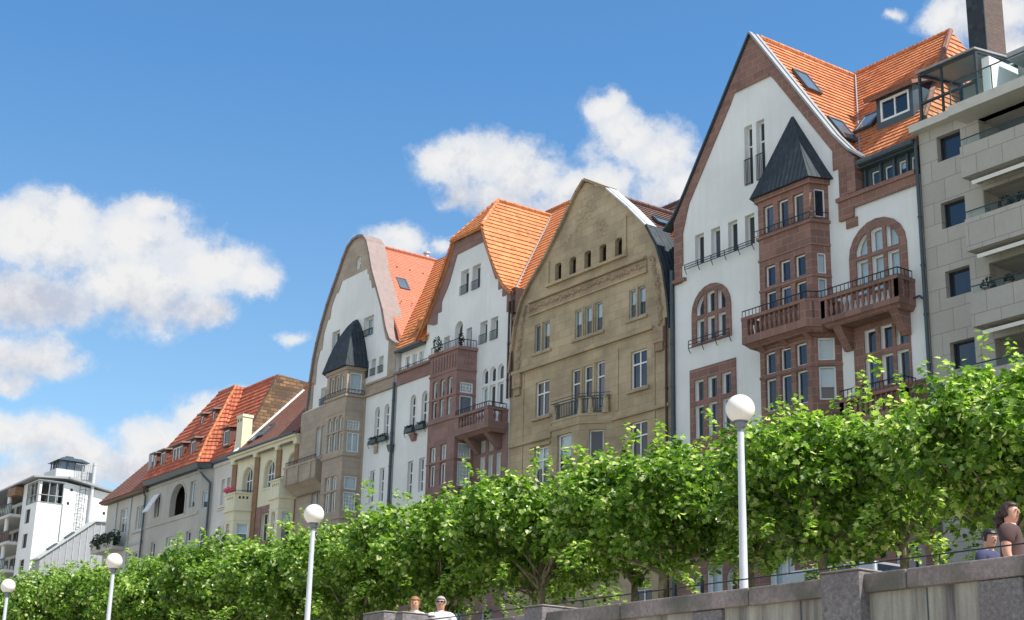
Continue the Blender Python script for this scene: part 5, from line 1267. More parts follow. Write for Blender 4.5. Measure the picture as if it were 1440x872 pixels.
# ------------------------------------------------------------------ trees
def leaf_add(vs, fs, cols, c, a, b, n, s, col):
    """leaf blade: a = along, b = across, n = normal; two lobed halves folded on the midrib"""
    k = len(vs)
    prof = [(.0, .0), (.12, .30), (.36, .52), (.40, .30), (.66, .46), (.70, .20), (1.0, .0)]
    for sg in (1, -1):
        k = len(vs)
        for t, w in prof: vs.append(c+a*(t*s)+b*(sg*w*s)+n*(abs(w)*s*.28-.12*s*t*t))
        fs.append(tuple(range(k, k+7)) if sg > 0 else tuple(range(k+6, k-1, -1))); cols.append(col)
def make_tree_meshes(seed, rx=2.95, ry=2.6, zc=5.08, rz=1.5, nclump=400, per=46, ls=.142, trunk_h=3.4):
    rr = random.Random(seed)
    heads = []; vs = []; fs = []; cols = []
    lobes = []
    for i in range(17):
        zz = 1-2*(i+.5)/17; q = math.sqrt(1-zz*zz); an = 2.39996*i+rr.uniform(-.3, .3)
        d = V((q*math.cos(an), q*math.sin(an), zz))
        lobes.append((V((d.x*rx*.66, d.y*ry*.66, zc+d.z*rz*.58+rr.uniform(-.12, .12))), rr.uniform(.75, 1.1)*(.34*rx)))
    for i in range(nclump):
        lc, lr = rr.choice(lobes); d = V((rr.gauss(0, 1), rr.gauss(0, 1), rr.gauss(.25, 1))).normalized()*rr.uniform(.55, 1.0)*lr
        c = lc+V((d.x, d.y, d.z*.82)); d = V(((c.x)/rx, c.y/ry, (c.z-zc)/rz))
        heads.append(c)
        r = rr.uniform(.24, .46); tone = rr.uniform(-.12, .12)
        m = per
        for j in range(m):
            o = V((rr.gauss(0, 1), rr.gauss(0, 1), rr.gauss(0, 1))); o = o.normalized()*r*rr.uniform(.35, 1.08)
            p = c+V((o.x, o.y, o.z*.9))
            n = (V((rr.gauss(0, .8), rr.gauss(0, .8), 1))+o.normalized()*.6).normalized()
            a = (o.normalized()+V((rr.gauss(0, .6), rr.gauss(0, .6), rr.gauss(-.35, .4)))); a = (a-n*a.dot(n)).normalized(); b = n.cross(a)
            leaf_add(vs, fs, cols, p, a, b, n, ls*rr.uniform(.7, 1.3), min(1, max(0, rr.gauss(.48, .25)+tone)))
    # young shoots standing up out of the top, drooping ones below
    for i in range(46):
        up = rr.random() < .72
        ang = rr.uniform(0, 6.28); q = math.sqrt(rr.random())
        if up: base = V((math.cos(ang)*rx*q, math.sin(ang)*ry*q, zc+rz*.82)); dr = V((math.cos(ang)*q*.5, math.sin(ang)*q*.5, 1)).normalized(); ln = rr.uniform(.2, .62)
        else: q = .6+.4*q; base = V((math.cos(ang)*rx*q, math.sin(ang)*ry*q, zc-rz*.75)); dr = V((math.cos(ang)*.5, math.sin(ang)*.5, -1)).normalized(); ln = rr.uniform(.3, .85)
        for j in range(int(ln*36)):
            t = ln*(j+1)/int(ln*36+1); p = base+dr*t; th = rr.uniform(0, 6.28)
            sd = V((math.cos(th), math.sin(th), rr.uniform(-.2, .5))).normalized(); n = (V((0, 0, 1))+sd*.2+V((rr.gauss(0, .3), rr.gauss(0, .3), 0))).normalized()
            a = (sd-n*sd.dot(n)).normalized(); leaf_add(vs, fs, cols, p+a*.03, a, n.cross(a), n, ls*rr.uniform(.6, 1.15), min(1, max(0, rr.gauss(.6, .2))))
    me = bpy.data.meshes.new('crown'); me.from_pydata([tuple(v) for v in vs], [], fs); me.materials.append(MATS['plane_leaves'])
    at = me.attributes.new('rnd', 'FLOAT', 'FACE'); at.data.foreach_set('value', cols)
    # trunk and limbs
    m = MB(); z0 = 0; p = V((0, 0, -.05)); r = .17; pts = [p]
    for i in range(6): p = p+V((rr.gauss(0, .04), rr.gauss(0, .04), (trunk_h+1.0)/6)); pts.append(p)
    rad = [.15, .115, .11, .105, .10, .10, .085]
    for i in range(6): m.tube(pts[i], pts[i+1], rad[i], rad[i+1], 10)
    top = pts[5]
    for h in rr.sample(heads, 22):
        mid = top+(h-top)*.55+V((0, 0, -.15+rr.uniform(-.2, .2))); m.tube(top+V((0, 0, rr.uniform(-.3, .4))), mid, .045, .026, 6); m.tube(mid, h, .026, .008, 5)
    o = m.build('trunk', 'bark', None); tm = o.data; bpy.data.objects.remove(o)
    return me, tm
ORD = ['first', 'second', 'third', 'fourth', 'fifth', 'sixth', 'seventh', 'eighth', 'ninth', 'tenth', 'eleventh', 'twelfth', 'thirteenth', 'fourteenth', 'fifteenth', 'sixteenth']
def build_trees():
    var = [make_tree_meshes(s) for s in (11, 23, 37, 41)]
    var2 = [make_tree_meshes(s, 2.7, 2.4, 5.6, 1.35, 180, 34, .16, 4.2) for s in (53, 67)]
    rr = random.Random(77)
    def put(x, y, z, vset, sx, sz, label, group):
        me, tm = vset
        o = thing('plane_tree', label, 'tree', (x, y, z), rr.uniform(0, 6.28), group); o.scale = (sx, sx, sz)
        for nm, d in (('trunk', tm), ('crown', me)):
            c = bpy.data.objects.new(nm, d); COL.objects.link(c); c.parent = o
    xs = [-12.9, -17.9, -22.9, -28.2, -33.4, -38.1, -43.2, -48.0, -52.6, -57.3, -61.8, -66.2, -70.7, -75.2, -79.8]
    for i, x in enumerate(xs):
        y = 25.0 if x > -48 else 25.0-(-48-x)*.10
        put(x, y+rr.uniform(-.2, .2), PZ, var[i % 4], rr.uniform(.97, 1.06), rr.uniform(.98, 1.05)*(.95 if i < 3 else 1), 'pollarded plane tree with merging leafy crown, %s from the right in the front row' % ORD[i], 'plane trees of the front row')
    xs = [-19.5, -24.6, -29.7, -34.8, -39.9, -45.0, -50.1, -55.2, -60.3, -65.4, -70.5, -75.6, -80.7, -85.8]
    for i, x in enumerate(xs):
        put(x, 29.4+rr.uniform(-.2, .2), PZ, var2[i % 2], rr.uniform(.98, 1.08), rr.uniform(.98, 1.04), 'shaded plane tree glimpsed under the front crowns, %s from the right in the back row' % ORD[i], 'plane trees of the back row')

# ------------------------------------------------------------------ cars
def build_car(x, y, label, paint, van=False):
    o = thing('parked_car', label, 'van' if van else 'car', (x, y, GZ-.11), group='vehicles parked on the street')
    z = GZ-.11; L_ = 4.5; W = .88; H = 1.95 if van else 1.46
    lo = [(-2.2, .32), (-2.24, .7), (-2.1, .95), (-1.2, 1.02 if not van else 1.1), (1.75, 1.0), (2.2, .9), (2.25, .45), (2.15, .3)]
    m = MB(); v = []
    def prof(w, ins=0): return [(x+a, y+w, z+b) for a, b in lo]
    m.hexa([(p[0], p[1], p[2]) for p in prof(-W)], prof(W))
    b = m.build('body', paint, o); bv = b.modifiers.new('b', 'BEVEL'); bv.width = .09; bv.segments = 3
    tp = ([(-1.9, 1.05), (-1.45, H), (1.9, H), (2.15, 1.0)] if van else [(-1.35, 1.0), (-.6, H), (1.1, H), (1.95, 1.0)])
    m = MB(); q0 = [(x+a, y-W+.02+(bz-1)*.28, z+bz) for a, bz in tp]; q1 = [(x+a, y+W-.02-(bz-1)*.28, z+bz) for a, bz in tp]
    m.hexa(q0, q1); c = m.build('cabin', paint, o); bv = c.modifiers.new('b', 'BEVEL'); bv.width = .07; bv.segments = 3
    for sg in (-1, 1):
        ws = [(-1.1, 1.05), (-.55, H-.1), (.2, H-.1), (.2, 1.05)], [(.3, 1.05), (.3, H-.1), (1.0, H-.1), (1.6, 1.05)]
        for wq in ws:
            m = MB(); r0 = [(x+a, y+sg*(W+.003-(bz-1)*.28), z+bz) for a, bz in wq]; m.hexa(r0, [(p[0], p[1]+sg*.012, p[2]) for p in r0]); m.build('side_window', 'dark_glass', c)
    m = MB(); t0, t1 = tp[0], tp[1]
    def lerp(a, b_, t): return (a[0]+(b_[0]-a[0])*t, a[1]+(b_[1]-a[1])*t)
    for (A, B, nm) in ((tp[0], tp[1], 'windscreen'), (tp[3], tp[2], 'rear_window')):
        a = lerp(A, B, .12); b_ = lerp(A, B, .88); e = -.012 if nm == 'windscreen' else .012
        m = MB(); ya = W-.14-(a[1]-1)*.28; yb = W-.14-(b_[1]-1)*.28
        r0 = [(x+a[0], y-ya, z+a[1]), (x+a[0], y+ya, z+a[1]), (x+b_[0], y+yb, z+b_[1]), (x+b_[0], y-yb, z+b_[1])]
        m.hexa(r0, [(p[0]+e*2, p[1], p[2]+.02) for p in r0]); m.build(nm, 'dark_glass', c)
    for a in (-1.4, 1.35):
        for sg in (-1, 1):
            m = MB().tube((x+a, y+sg*(W-.2), z+.31), (x+a, y+sg*(W+.01), z+.31), .31, n=20); w = m.build('wheel', 'rubber', o)
            MB().tube((x+a, y+sg*(W-.1), z+.31), (x+a, y+sg*(W+.02), z+.31), .2, n=16).build('rim', 'alloy', w)
    for sg in (-1, 1):
        MB().box(x-2.26, x-2.1, y+sg*.62-.17, y+sg*.62+.17, z+.62, z+.78).build('headlight', 'clear_glass', o)
        MB().box(x+2.1, x+2.27, y+sg*.66-.14, y+sg*.66+.14, z+.62, z+.84).build('tail_light', 'pink_petals', o)

# ------------------------------------------------------------------ people
def skin_mesh(name, V_, E_, rad, mat, parent, levels=2, flags=None):
    me = bpy.data.meshes.new('sk'); me.from_pydata(V_, E_, []); ob = bpy.data.objects.new('sk', me); COL.objects.link(ob)
    ob.modifiers.new('s', 'SKIN'); ob.modifiers['s'].use_smooth_shade = True
    if not me.skin_vertices: me.skin_vertices.new()
    for i, r in enumerate(rad): me.skin_vertices[0].data[i].radius = r if isinstance(r, tuple) else (r, r); me.skin_vertices[0].data[i].use_root = (i == 0)
    sd = ob.modifiers.new('d', 'SUBSURF'); sd.levels = levels; sd.render_levels = levels
    dg = bpy.context.evaluated_depsgraph_get(); ev = ob.evaluated_get(dg); nm = bpy.data.meshes.new_from_object(ev)
    bpy.data.objects.remove(ob); nm.name = name; nm.materials.clear(); nm.materials.append(MATS[mat])
    for p in nm.polygons: p.use_smooth = True; p.material_index = 0
    return nm
def ellipsoid(mb, c, r, nu=14, nv=10, mi=0, f=None):
    vs = []
    for j in range(nv+1):
        for i in range(nu):
            t = math.pi*j/nv; p = 2*math.pi*i/nu; q = V((r[0]*math.sin(t)*math.cos(p), r[1]*math.sin(t)*math.sin(p), r[2]*math.cos(t)))
            if f: q = f(q)
            vs.append(V(c)+q)
    fs = [(j*nu+i, j*nu+(i+1) % nu, (j+1)*nu+(i+1) % nu, (j+1)*nu+i) for j in range(nv) for i in range(nu)]
    mb.add(vs, fs, mi)
def person(loc, h, face, label, shirt, trousers, hair, style, head_turn=0, head_tilt=0, bulk=1.0, sleeve=.55, collar=None, glasses=False, arms=(.04, .02)):
    o = thing('person', label, 'person', loc, face, 'people on the promenade')
    k = h; b = bulk
    vv = []; ee = []; rad = []
    def v(x, y, z, r, par=None):
        vv.append((x*k, y*k, z*k)); rad.append(tuple(a*k for a in r) if isinstance(r, tuple) else r*k)
        if par is not None: ee.append((par, len(vv)-1))
        return len(vv)-1
    pel = v(0, 0, .53, (.088*b, .065*b)); sp = v(0, .005, .62, (.078*b, .058*b), pel); ch = v(0, .0, .72, (.092*b, .064*b), sp); nb = v(0, .012, .80, (.062*b, .045*b), ch)
    nk = v(0, .006, .845, .034, nb); h1 = v(0, -.006, .885, (.043, .048), nk); h2 = v(0, -.006, .930, (.046, .056), h1); h3 = v(0, .0, .966, (.036, .044), h2)
    for sg in (1, -1):
        a0 = v(sg*.085*b, .008, .795, .042*b, nb); a1 = v(sg*.118*b, .01, .775, .037*b, a0); a2 = v(sg*(.135*b+.01), .02, .63, .027*b, a1); a3 = v(sg*(.14*b+.005), -arms[0], .50, .017, a2)
        pm = v(sg*(.14*b+.005), -arms[0]-.012, .462, (.018, .012), a3)
        for q in range(4):
            yq = -arms[0]-.012+(q-1.5)*.011; f1 = v(sg*(.14*b+.004), yq*1.0, .435, .0052, pm); f2 = v(sg*(.14*b-.002), yq-.002, .415, .0048, f1); v(sg*(.14*b-.010), yq-.003, .400-.004*abs(q-1.5), .004, f2)
        t1 = v(sg*(.14*b-.008), -arms[0]-.034, .452, .0056, pm); v(sg*(.14*b-.014), -arms[0]-.042, .432, .005, t1)
        l0 = v(sg*.05*b, 0, .49, .062*b, pel); l1 = v(sg*.055*b, -.008, .285, .037*b, l0); l2 = v(sg*.055*b, .012, .05, .024, l1); l3 = v(sg*.06*b, -.03, .022, .022, l2); v(sg*.065*b, -.085, .016, .017, l3)
    body_ = skin_mesh('body', vv, ee, rad, 'skin', o)
    for m_ in ('eye_dark', 'lips'): body_.materials.append(MATS[m_])
    ob = bpy.data.objects.new('body', body_); COL.objects.link(ob); ob.parent = o
    # facial features joined into the body mesh
    F = MB(); hz = .925*k; fy = -.058*k
    F.hexa([(-.009*k, fy, hz-.018*k), (.009*k, fy, hz-.018*k), (.005*k, fy, hz+.012*k), (-.005*k, fy, hz+.012*k)], [(-.004*k, fy-.012*k, hz-.014*k), (.004*k, fy-.012*k, hz-.014*k), (.002*k, fy-.004*k, hz+.010*k), (-.002*k, fy-.004*k, hz+.010*k)])
    for sg in (1, -1):
        ellipsoid(F, (sg*.047*k, .004*k, hz-.002*k), (.006*k, .012*k, .018*k), 8, 6)
        ellipsoid(F, (sg*.018*k, fy+.004*k, hz+.008*k), (.007*k, .006*k, .004*k), 8, 6, 1)
    ellipsoid(F, (0, fy+.006*k, hz-.030*k), (.014*k, .007*k, .004*k), 10, 6, 2)
    bm = bmesh.new(); bm.from_mesh(body_)
    off = len(bm.verts); nv_ = [bm.verts.new(p) for p in F.v]
    for fc, mi in zip(F.f, F.m):
        try: q = bm.faces.new([nv_[i] for i in dict.fromkeys(fc)]); q.material_index = mi; q.smooth = True
        except ValueError: pass
    rotc = V((0, .006*k, .85*k)); HS = 1.09
    def turn(p):
        if p.z > .862*k and abs(p.x) < .08*k: p = V((p.x*HS, p.y*HS, .862*k+(p.z-.862*k)*HS))
        return turn0(p)
    def turn0(p):
        t = min(1, max(0, (p.z-.83*k)/(.04*k))) if abs(p.x) < .075*k and p.z > .83*k else 0
        if t <= 0: return p
        return rotc+Matrix.Rotation(head_turn*t, 3, 'Z')@(Matrix.Rotation(head_tilt*t, 3, 'X')@(V(p)-rotc))
    for q in bm.verts: q.co = turn(q.co)
    bm.to_mesh(body_); bm.free()
    # clothing shells
    def shell(name, mat, build_):
        vv2 = []; ee2 = []; r2 = []
        def v2(x, y, z, r, par=None):
            vv2.append((x*k, y*k, z*k)); r2.append(tuple(a*k for a in r) if isinstance(r, tuple) else r*k)
            if par is not None: ee2.append((par, len(vv2)-1))
            return len(vv2)-1
        build_(v2); me = skin_mesh(name, vv2, ee2, r2, mat, o); q = bpy.data.objects.new(name, me); COL.objects.link(q); q.parent = o; return q
    def sh(v2):
        e = .010
        p0 = v2(0, 0, .50, (.096*b+e, .072*b+e)); p1 = v2(0, .005, .62, (.084*b+e, .064*b+e), p0); p2 = v2(0, 0, .72, (.096*b+e, .067*b+e), p1); p3 = v2(0, .012, .795, (.066*b+e, .048*b+e), p2); v2(0, .010, .818, (.046, .042), p3)
        for sg in (1, -1):
            a0 = v2(sg*.085*b, .008, .793, .044*b+e, p3); a1 = v2(sg*.118*b, .01, .773, .040*b+e, a0); t = sleeve
            v2(sg*(.118*b+(.017*b+.01)*t), .01+.01*t, .775-.145*t, .031*b+e+.006, a1)
    shell('shirt', shirt, sh)
    def tr(v2):
        p0 = v2(0, 0, .535, (.092*b, .070*b)); 
        for sg in (1, -1):
            l0 = v2(sg*.05*b, 0, .49, .068*b, p0); l1 = v2(sg*.055*b, -.008, .285, .046*b, l0); v2(sg*.055*b, .012, .07, .036*b, l1)
    shell('trousers', trousers, tr)
    sm = MB()
    for sg in (1, -1): ellipsoid(sm, (sg*.06*b*k, -.035*k, .022*k), (.03*k, .085*k, .024*k))
    sm.build('shoes', 'eye_dark', o, True, True)
    if collar:
        cm = MB(); n = 16
        for i in range(n):
            a0 = 2*math.pi*i/n; a1 = 2*math.pi*(i+1)/n; r0, r1 = .045*k, .040*k
            cm.add([(r0*math.cos(a0), r0*math.sin(a0)+.008*k, .828*k), (r0*math.cos(a1), r0*math.sin(a1)+.008*k, .828*k), (r1*math.cos(a1), r1*math.sin(a1)+.006*k, .848*k), (r1*math.cos(a0), r1*math.sin(a0)+.006*k, .848*k)], [(0, 1, 2, 3)])
        cm.build('collar', collar, o, True, True)
    hm = MB(); rr = random.Random(int(h*1000)); ec = V((0, .002*k, .932*k))
    def cut(q):
        # raise the hairline at the face
        q = q*(1+rr.uniform(-.05, .07))
        if q.y < -.012*k and q.z < .026*k: q.y = -.012*k
        lim = -.035*k if style == 'short' else (-.055*k if style == 'bob' else -.06*k)
        if q.z < lim: q.z = lim
        return q
    ellipsoid(hm, ec, (.053*k, .064*k, .058*k), 26, 18, 0, cut)
    if style == 'long':
        pts = [(0, .055, .93), (0, .070, .89), (0, .078, .84), (.004, .076, .79), (.008, .07, .745)]; rs = [.040, .036, .034, .028, .008]
        for (p, q_), (ra, rb) in zip(zip(pts, pts[1:]), zip(rs, rs[1:])):
            hm.tube(V(p)*k, V(q_)*k, ra*k, rb*k, 12)
    hm.v = [tuple(turn(V(p)) if V(p).z > .84*k else (rotc+Matrix.Rotation(head_turn, 3, 'Z')@(V(p)-rotc))) for p in hm.v]
    hm.build('hair', hair, o, True, True)
    if glasses:
        g = MB()
        for sg in (1, -1): ellipsoid(g, (sg*.019*k, fy-.004*k, hz+.007*k), (.015*k, .005*k, .010*k), 12, 8)
        g.box(-.008*k, .008*k, fy-.008*k, fy-.004*k, hz+.009*k, hz+.012*k)
        for sg in (1, -1): g.box(sg*.034*k, sg*.05*k, fy-.002*k, .005*k, hz+.008*k, hz+.012*k)
        g.v = [tuple(turn(V(p))) for p in g.v]; g.build('sunglasses', 'eye_dark', o, True, True)
    return o
def build_people():
    r = math.radians
    # facing angle 0 looks to -Y (the river); positive turns counter-clockwise seen from above
    person((-10.88, 15.0, PZ), 1.72, r(118), 'large person in dark brown T-shirt with long brown hair, walking right', 'brown_cloth', 'jeans', 'hair_brown', 'long', r(-22), 0, 1.22, .72, 'white_cloth')
    person((-11.62, 15.55, PZ), 1.55, r(95), 'shorter person with black hair in a navy T-shirt, left of the long haired walker', 'navy_cloth', 'beige_cloth', 'hair_black', 'short', r(-15), r(14), .95, .6)
    person((-24.07, 15.1, PZ), 1.70, r(42), 'woman with short ginger hair and white blouse glancing down', 'white_cloth', 'beige_cloth', 'hair_ginger', 'bob', r(8), r(12), .95, .6, 'white_cloth')
    person((-24.42, 15.9, PZ), 1.80, r(50), 'grey haired man in sunglasses and white shirt beside the ginger haired woman', 'white_cloth', 'jeans', 'hair_grey', 'short', 0, 0, 1.08, .6, 'white_cloth', True)

# ------------------------------------------------------------------ sky, sun, camera
CL = [(0.2983, 0.3304, 0.0596, 0.0312), (0.3584, 0.333, 0.0567, 0.0363), (0.2901, 0.2887, 0.0677, 0.0267), (0.3665, 0.3016, 0.0659, 0.0319), (0.4117, 0.3243, 0.0432, 0.0276), (0.4362, 0.3194, 0.0241, 0.0185), (0.3102, 0.3456, 0.0276, 0.0179), (0.3653, 0.3567, 0.0285, 0.0159), (0.4099, 0.2917, 0.0284, 0.0161), (0.299, 0.2536, 0.049, 0.0178), (0.2924, 0.2349, 0.0219, 0.0133), (0.3142, 0.201, 0.0397, 0.0222), (0.2877, 0.2031, 0.0259, 0.0176), (0.3376, 0.1895, 0.0401, 0.0201), (0.3853, 0.2068, 0.0366, 0.0204), (0.4157, 0.2273, 0.0279, 0.0206), (0.3736, 0.1877, 0.0407, 0.018), (0.4333, 0.2401, 0.0282, 0.0138), (0.3044, 0.1734, 0.0435, 0.0176), (0.4731, 0.2801, 0.0217, 0.0100), (0.5375, 0.3472, 0.0349, 0.014), (0.5725, 0.3464, 0.025, 0.0117), (0.518, 0.3414, 0.0198, 0.0117), (0.5804, 0.4006, 0.0382, 0.0256), (0.6213, 0.3972, 0.0458, 0.0256), (0.5651, 0.4, 0.0229, 0.0186), (0.6066, 0.3781, 0.0354, 0.0164), (0.6722, 0.3862, 0.0454, 0.0233), (0.6974, 0.4212, 0.0382, 0.0231), (0.6819, 0.4397, 0.0231, 0.0161), (0.7228, 0.407, 0.0303, 0.0278), (0.7327, 0.3836, 0.03, 0.0186), (0.6572, 0.3744, 0.0453, 0.0164), (0.5761, 0.3817, 0.0253, 0.014), (0.8936, 0.489, 0.0137, 0.0097), (0.9296, 0.4809, 0.0285, 0.0174), (0.9584, 0.482, 0.0372, 0.0215), (0.9139, 0.4648, 0.0191, 0.0132), (0.9655, 0.4548, 0.0276, 0.026), (1.08, .47, .09, .04), (1.3, .5, .1, .05), (-.1, .3, .12, .05), (.12, .25, .12, .04)]
SUN = V((.80, .30, 1.18)).normalized()
def build_world():
    w = bpy.data.worlds.new('World'); S.world = w; w.use_nodes = True
    nt = w.node_tree; nt.nodes.clear(); out = nt.nodes.new('ShaderNodeOutputWorld')
    sky = nt.nodes.new('ShaderNodeTexSky'); sky.sky_type = 'NISHITA'; sky.sun_disc = False
    sky.sun_elevation = math.asin(SUN.z); sky.sun_rotation = math.atan2(SUN.x, SUN.y); sky.air_density = 1.0; sky.dust_density = .5; sky.ozone_density = 2.0
    # cloud density group evaluated on (azimuth, elevation)
    g = bpy.data.node_groups.new('CloudField', 'ShaderNodeTree')
    g.interface.new_socket('P', in_out='INPUT', socket_type='NodeSocketVector'); g.interface.new_socket('D', in_out='OUTPUT', socket_type='NodeSocketFloat'); g.interface.new_socket('N', in_out='OUTPUT', socket_type='NodeSocketFloat')
    gi = g.nodes.new('NodeGroupInput'); go = g.nodes.new('NodeGroupOutput')
    n1 = g.nodes.new('ShaderNodeTexNoise'); n1.inputs['Scale'].default_value = 20; n1.inputs['Detail'].default_value = 5; n1.inputs['Roughness'].default_value = .58; g.links.new(gi.outputs[0], n1.inputs['Vector'])
    vm = g.nodes.new('ShaderNodeVectorMath'); vm.operation = 'SUBTRACT'; g.links.new(n1.outputs['Color'], vm.inputs[0]); vm.inputs[1].default_value = (.5, .5, .5)
    vs = g.nodes.new('ShaderNodeVectorMath'); vs.operation = 'MULTIPLY'; g.links.new(vm.outputs[0], vs.inputs[0]); vs.inputs[1].default_value = (.045, .034, 0)
    va = g.nodes.new('ShaderNodeVectorMath'); va.operation = 'ADD'; g.links.new(vs.outputs[0], va.inputs[0]); g.links.new(gi.outputs[0], va.inputs[1])
    cur = None
    for a, e, ra, re in CL:
        small = max(0, .85-re/.02)
        s = g.nodes.new('ShaderNodeVectorMath'); s.operation = 'SUBTRACT'; g.links.new(va.outputs[0], s.inputs[0]); s.inputs[1].default_value = (a, e, 0)
        m = g.nodes.new('ShaderNodeVectorMath'); m.operation = 'MULTIPLY'; g.links.new(s.outputs[0], m.inputs[0]); m.inputs[1].default_value = (1/ra, 1/re, 0)
        d = g.nodes.new('ShaderNodeVectorMath'); d.operation = 'LENGTH'; g.links.new(m.outputs[0], d.inputs[0])
        dv = math_(g, 'ADD', d.outputs['Value'], small) if small > 0 else d.outputs['Value']
        cur = dv if cur is None else math_(g, 'SMOOTH_MIN', cur, dv, .25)
    n2 = g.nodes.new('ShaderNodeTexNoise'); n2.inputs['Scale'].default_value = 34; n2.inputs['Detail'].default_value = 8; n2.inputs['Roughness'].default_value = .66; g.links.new(gi.outputs[0], n2.inputs['Vector'])
    f = math_(g, 'ADD', math_(g, 'SUBTRACT', 1.0, cur), math_(g, 'MULTIPLY', math_(g, 'SUBTRACT', n2.outputs[0], .5), 1.2))
    # scattered clouds added out of view to whiten skylight and fill reflections
    n3 = g.nodes.new('ShaderNodeTexNoise'); n3.inputs['Scale'].default_value = 2.6; n3.inputs['Detail'].default_value = 4; n3.inputs['Roughness'].default_value = .6; g.links.new(gi.outputs[0], n3.inputs['Vector'])
    sp = g.nodes.new('ShaderNodeSeparateXYZ'); g.links.new(gi.outputs[0], sp.inputs[0])
    away = math_(g, 'MULTIPLY', math_(g, 'ABSOLUTE', math_(g, 'SUBTRACT', sp.outputs[0], .6)), 3.0)
    away = math_(g, 'MINIMUM', math_(g, 'MAXIMUM', math_(g, 'SUBTRACT', away, 1.6), 0), 1)
    f3 = math_(g, 'MULTIPLY', math_(g, 'MULTIPLY', math_(g, 'SUBTRACT', n3.outputs[0], .44), 4.), away)
    f = math_(g, 'MAXIMUM', f, math_(g, 'SUBTRACT', f3, math_(g, 'MULTIPLY', math_(g, 'SUBTRACT', 1, away), 3)))
    g.links.new(f, go.inputs[0]); g.links.new(n2.outputs[0], go.inputs[1])
    tc = nt.nodes.new('ShaderNodeTexCoord'); sx = nt.nodes.new('ShaderNodeSeparateXYZ'); L(nt, tc.outputs['Generated'], sx.inputs[0])
    az = math_(nt, 'ARCTAN2', sx.outputs[1], math_(nt, 'MULTIPLY', sx.outputs[0], -1)); el = math_(nt, 'ARCSINE', sx.outputs[2])
    def field(da, de):
        c = nt.nodes.new('ShaderNodeCombineXYZ'); L(nt, math_(nt, 'ADD', az, da), c.inputs[0]); L(nt, math_(nt, 'ADD', el, de), c.inputs[1])
        q = nt.nodes.new('ShaderNodeGroup'); q.node_tree = g; L(nt, c.outputs[0], q.inputs[0]); return q.outputs[0]
    c = nt.nodes.new('ShaderNodeCombineXYZ'); L(nt, az, c.inputs[0]); L(nt, el, c.inputs[1])
    q = nt.nodes.new('ShaderNodeGroup'); q.node_tree = g; L(nt, c.outputs[0], q.inputs[0]); f0 = q.outputs[0]; nz = q.outputs[1]
    dens = ramp(nt, f0, [(.0, (0, 0, 0)), (.16, (.18, .18, .18)), (.42, (.80, .80, .80)), (.75, (1, 1, 1))])
    sh = None
    for a, e, ra, re in ((.310, .285, .085, .036), (.392, .288, .055, .022), (.298, .243, .05, .016), (.597, .374, .062, .016), (.69, .374, .05, .016), (.335, .183, .08, .022), (.95, .47, .04, .012)):
        s_ = nt.nodes.new('ShaderNodeVectorMath'); s_.operation = 'SUBTRACT'; L(nt, c.outputs[0], s_.inputs[0]); s_.inputs[1].default_value = (a, e, 0)
        m = nt.nodes.new('ShaderNodeVectorMath'); m.operation = 'MULTIPLY'; L(nt, s_.outputs[0], m.inputs[0]); m.inputs[1].default_value = (1/ra, 1/re, 0)
        d = nt.nodes.new('ShaderNodeVectorMath'); d.operation = 'LENGTH'; L(nt, m.outputs[0], d.inputs[0])
        sh = d.outputs['Value'] if sh is None else math_(nt, 'SMOOTH_MIN', sh, d.outputs['Value'], .4)
    base = math_(nt, 'MINIMUM', math_(nt, 'MAXIMUM', math_(nt, 'SUBTRACT', 1.25, sh), 0), 1)
    tex = math_(nt, 'MULTIPLY', math_(nt, 'SUBTRACT', nz, .5), 2.4)
    k = math_(nt, 'ADD', math_(nt, 'SUBTRACT', .92, math_(nt, 'MULTIPLY', base, .55)), math_(nt, 'MULTIPLY', tex, .8))
    col = ramp(nt, k, [(.2, (.66, .69, .79)), (.55, (.84, .86, .91)), (.85, (1.0, 1.0, 1.0))])
    cb = nt.nodes.new('ShaderNodeVectorMath'); cb.operation = 'SCALE'; L(nt, col, cb.inputs[0]); cb.inputs[3].default_value = CLOUD
    tint = mixc(nt, 1., sky.outputs[0], mixc(nt, ramp(nt, el, [(.10, (0, 0, 0)), (.46, (1, 1, 1))]), (1.0, 1.06, .98), SKYTINT), 'MULTIPLY')
    mx = mixc(nt, dens, tint, cb.outputs[0])
    bg = nt.nodes.new('ShaderNodeBackground'); bg.inputs[1].default_value = SKYSTR; L(nt, mx, bg.inputs[0]); L(nt, bg.outputs[0], out.inputs[0])
    w.cycles.sampling_method = 'MANUAL'; w.cycles.sample_map_resolution = 1024
    s = bpy.data.lights.new('sun', 'SUN'); s.energy = SUNSTR; s.angle = math.radians(.53); s.color = (1, .955, .88)
    so = bpy.data.objects.new('sun', s); COL.objects.link(so); so.rotation_euler = SUN.to_track_quat('Z', 'Y').to_euler(); so.location = (0, 0, 60)
SKYSTR = .11; SUNSTR = 4.4; CLOUD = 4.9; SKYTINT = (.56, .93, 1.12)
def build_camera():
    c = bpy.data.cameras.new('camera'); c.sensor_width = 36; c.lens = 2121/1440*36; c.clip_end = 6000; c.clip_start = .1
    o = bpy.data.objects.new('camera', c); COL.objects.link(o)
    M = ((0.5861767559513823, 0.2294349039779456, 0.7770176546378754), (0.8098043712868659, -0.19524623187098436, -0.5532592422950255), (0.024772788034404924, 0.9535400011414376, -0.3002461909769877))
    o.matrix_world = Matrix(M).to_4x4(); S.camera = o
build_ground(); build_h1(); build_h2(); build_h3(); build_h4(); build_h5(); build_h6(); build_h7(); build_h8(); build_block(); build_flats()
build_lamps(); build_trees(); build_people()
build_car(-31.2, 34.5, 'silver van parked behind the trees near the dark granite pier', 'silver_paint', True)
build_car(-43.2, 34.5, 'white car parked behind the trees by the tan house', 'white_paint')
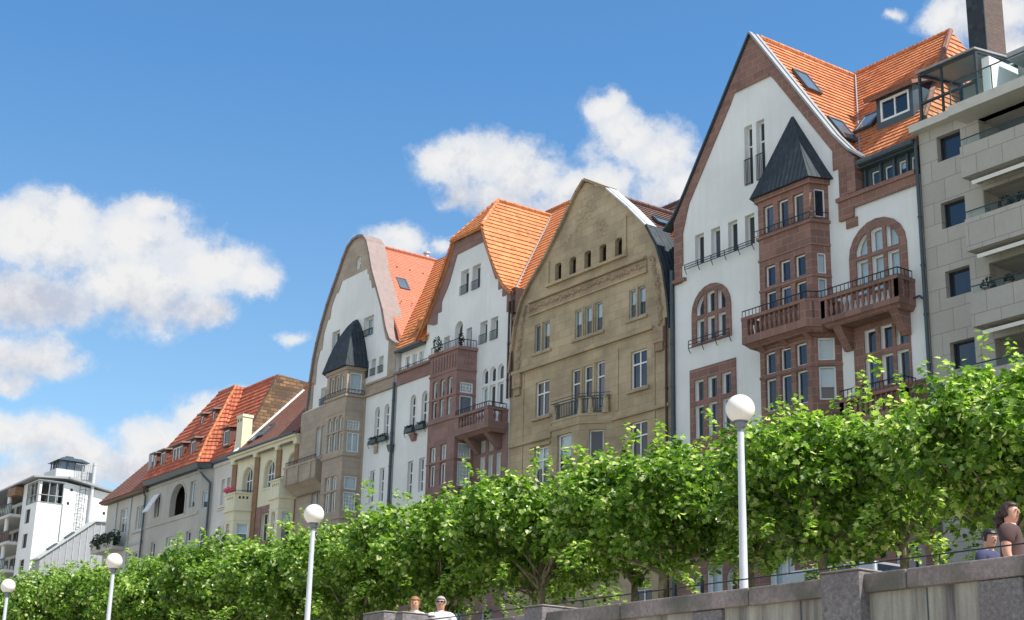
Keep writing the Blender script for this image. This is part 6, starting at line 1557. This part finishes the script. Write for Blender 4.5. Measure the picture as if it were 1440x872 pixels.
build_car(-49.0, 34.5, 'dark blue car parked behind the trees, left of the white car', 'blue_paint')
o = thing('conifer_shrub', 'small dark conifer in a pot on the corner of the red oriel terrace', 'plant', (-69.25, 44.2, 22.95))
MB().lathe((-69.25, 44.2, 22.95), [(.12, 0), (.17, .22), (.18, .25)], 10).build('pot', 'terracotta', o)
leafball(-69.25, 44.2, 23.65, .28, 260, .05, 1.9).build('foliage', 'dark_leaves', o)
o = thing('potted_plant', 'slim plant beside the arched door on the red oriel terrace', 'plant', (-67.3, 44.5, 22.95))
MB().lathe((-67.3, 44.5, 22.95), [(.1, 0), (.14, .2), (.15, .22)], 10).build('pot', 'terracotta', o)
leafball(-67.3, 44.5, 23.6, .18, 150, .05, 2.4).build('foliage', 'dark_leaves', o)
for i, (x, lab) in enumerate(((-72.85, 'window box greenery under the left arched window of the house with the red oriel'), (-71.62, 'window box greenery under the right arched window beside the red oriel'), (-76.9, 'window box greenery under the left arched window of the taupe house'), (-75.8, 'window box greenery under the right arched window beside the long downpipe'))):
    o = thing('window_box', lab, 'planter', (x, 44.8, 19.28), group='window boxes under the arched windows')
    MB().box(x-.42, x+.42, 44.68, 44.93, 19.28, 19.5).build('trough', 'dark_zinc', o)
    m = MB()
    for q in range(5): lb = leafball(x-.35+.17*q, 44.8, 19.58, .14, 45, .045); m.add(lb.v, lb.f)
    m.build('foliage', 'dark_leaves', o)
o = thing('balcony_shrub', 'dark bushy shrub climbing over the balcony of the end house', 'plant', (-117.5, 44.1, 17.3))
m = MB()
for q in range(9): lb = leafball(-119.3+.5*q, 44.1, 17.8+.25*math.sin(q*1.7), .55, 170, .09); m.add(lb.v, lb.f)
m.build('foliage', 'dark_leaves', o)
build_world(); build_camera()
S.render.engine = 'CYCLES'; S.render.resolution_x = 1024; S.render.resolution_y = 620
S.view_settings.view_transform = 'Standard'; S.view_settings.look = 'None'; S.view_settings.gamma = 1; S.view_settings.exposure = .7
S.cycles.max_bounces = 4; S.cycles.transparent_max_bounces = 8; S.cycles.use_denoising = True
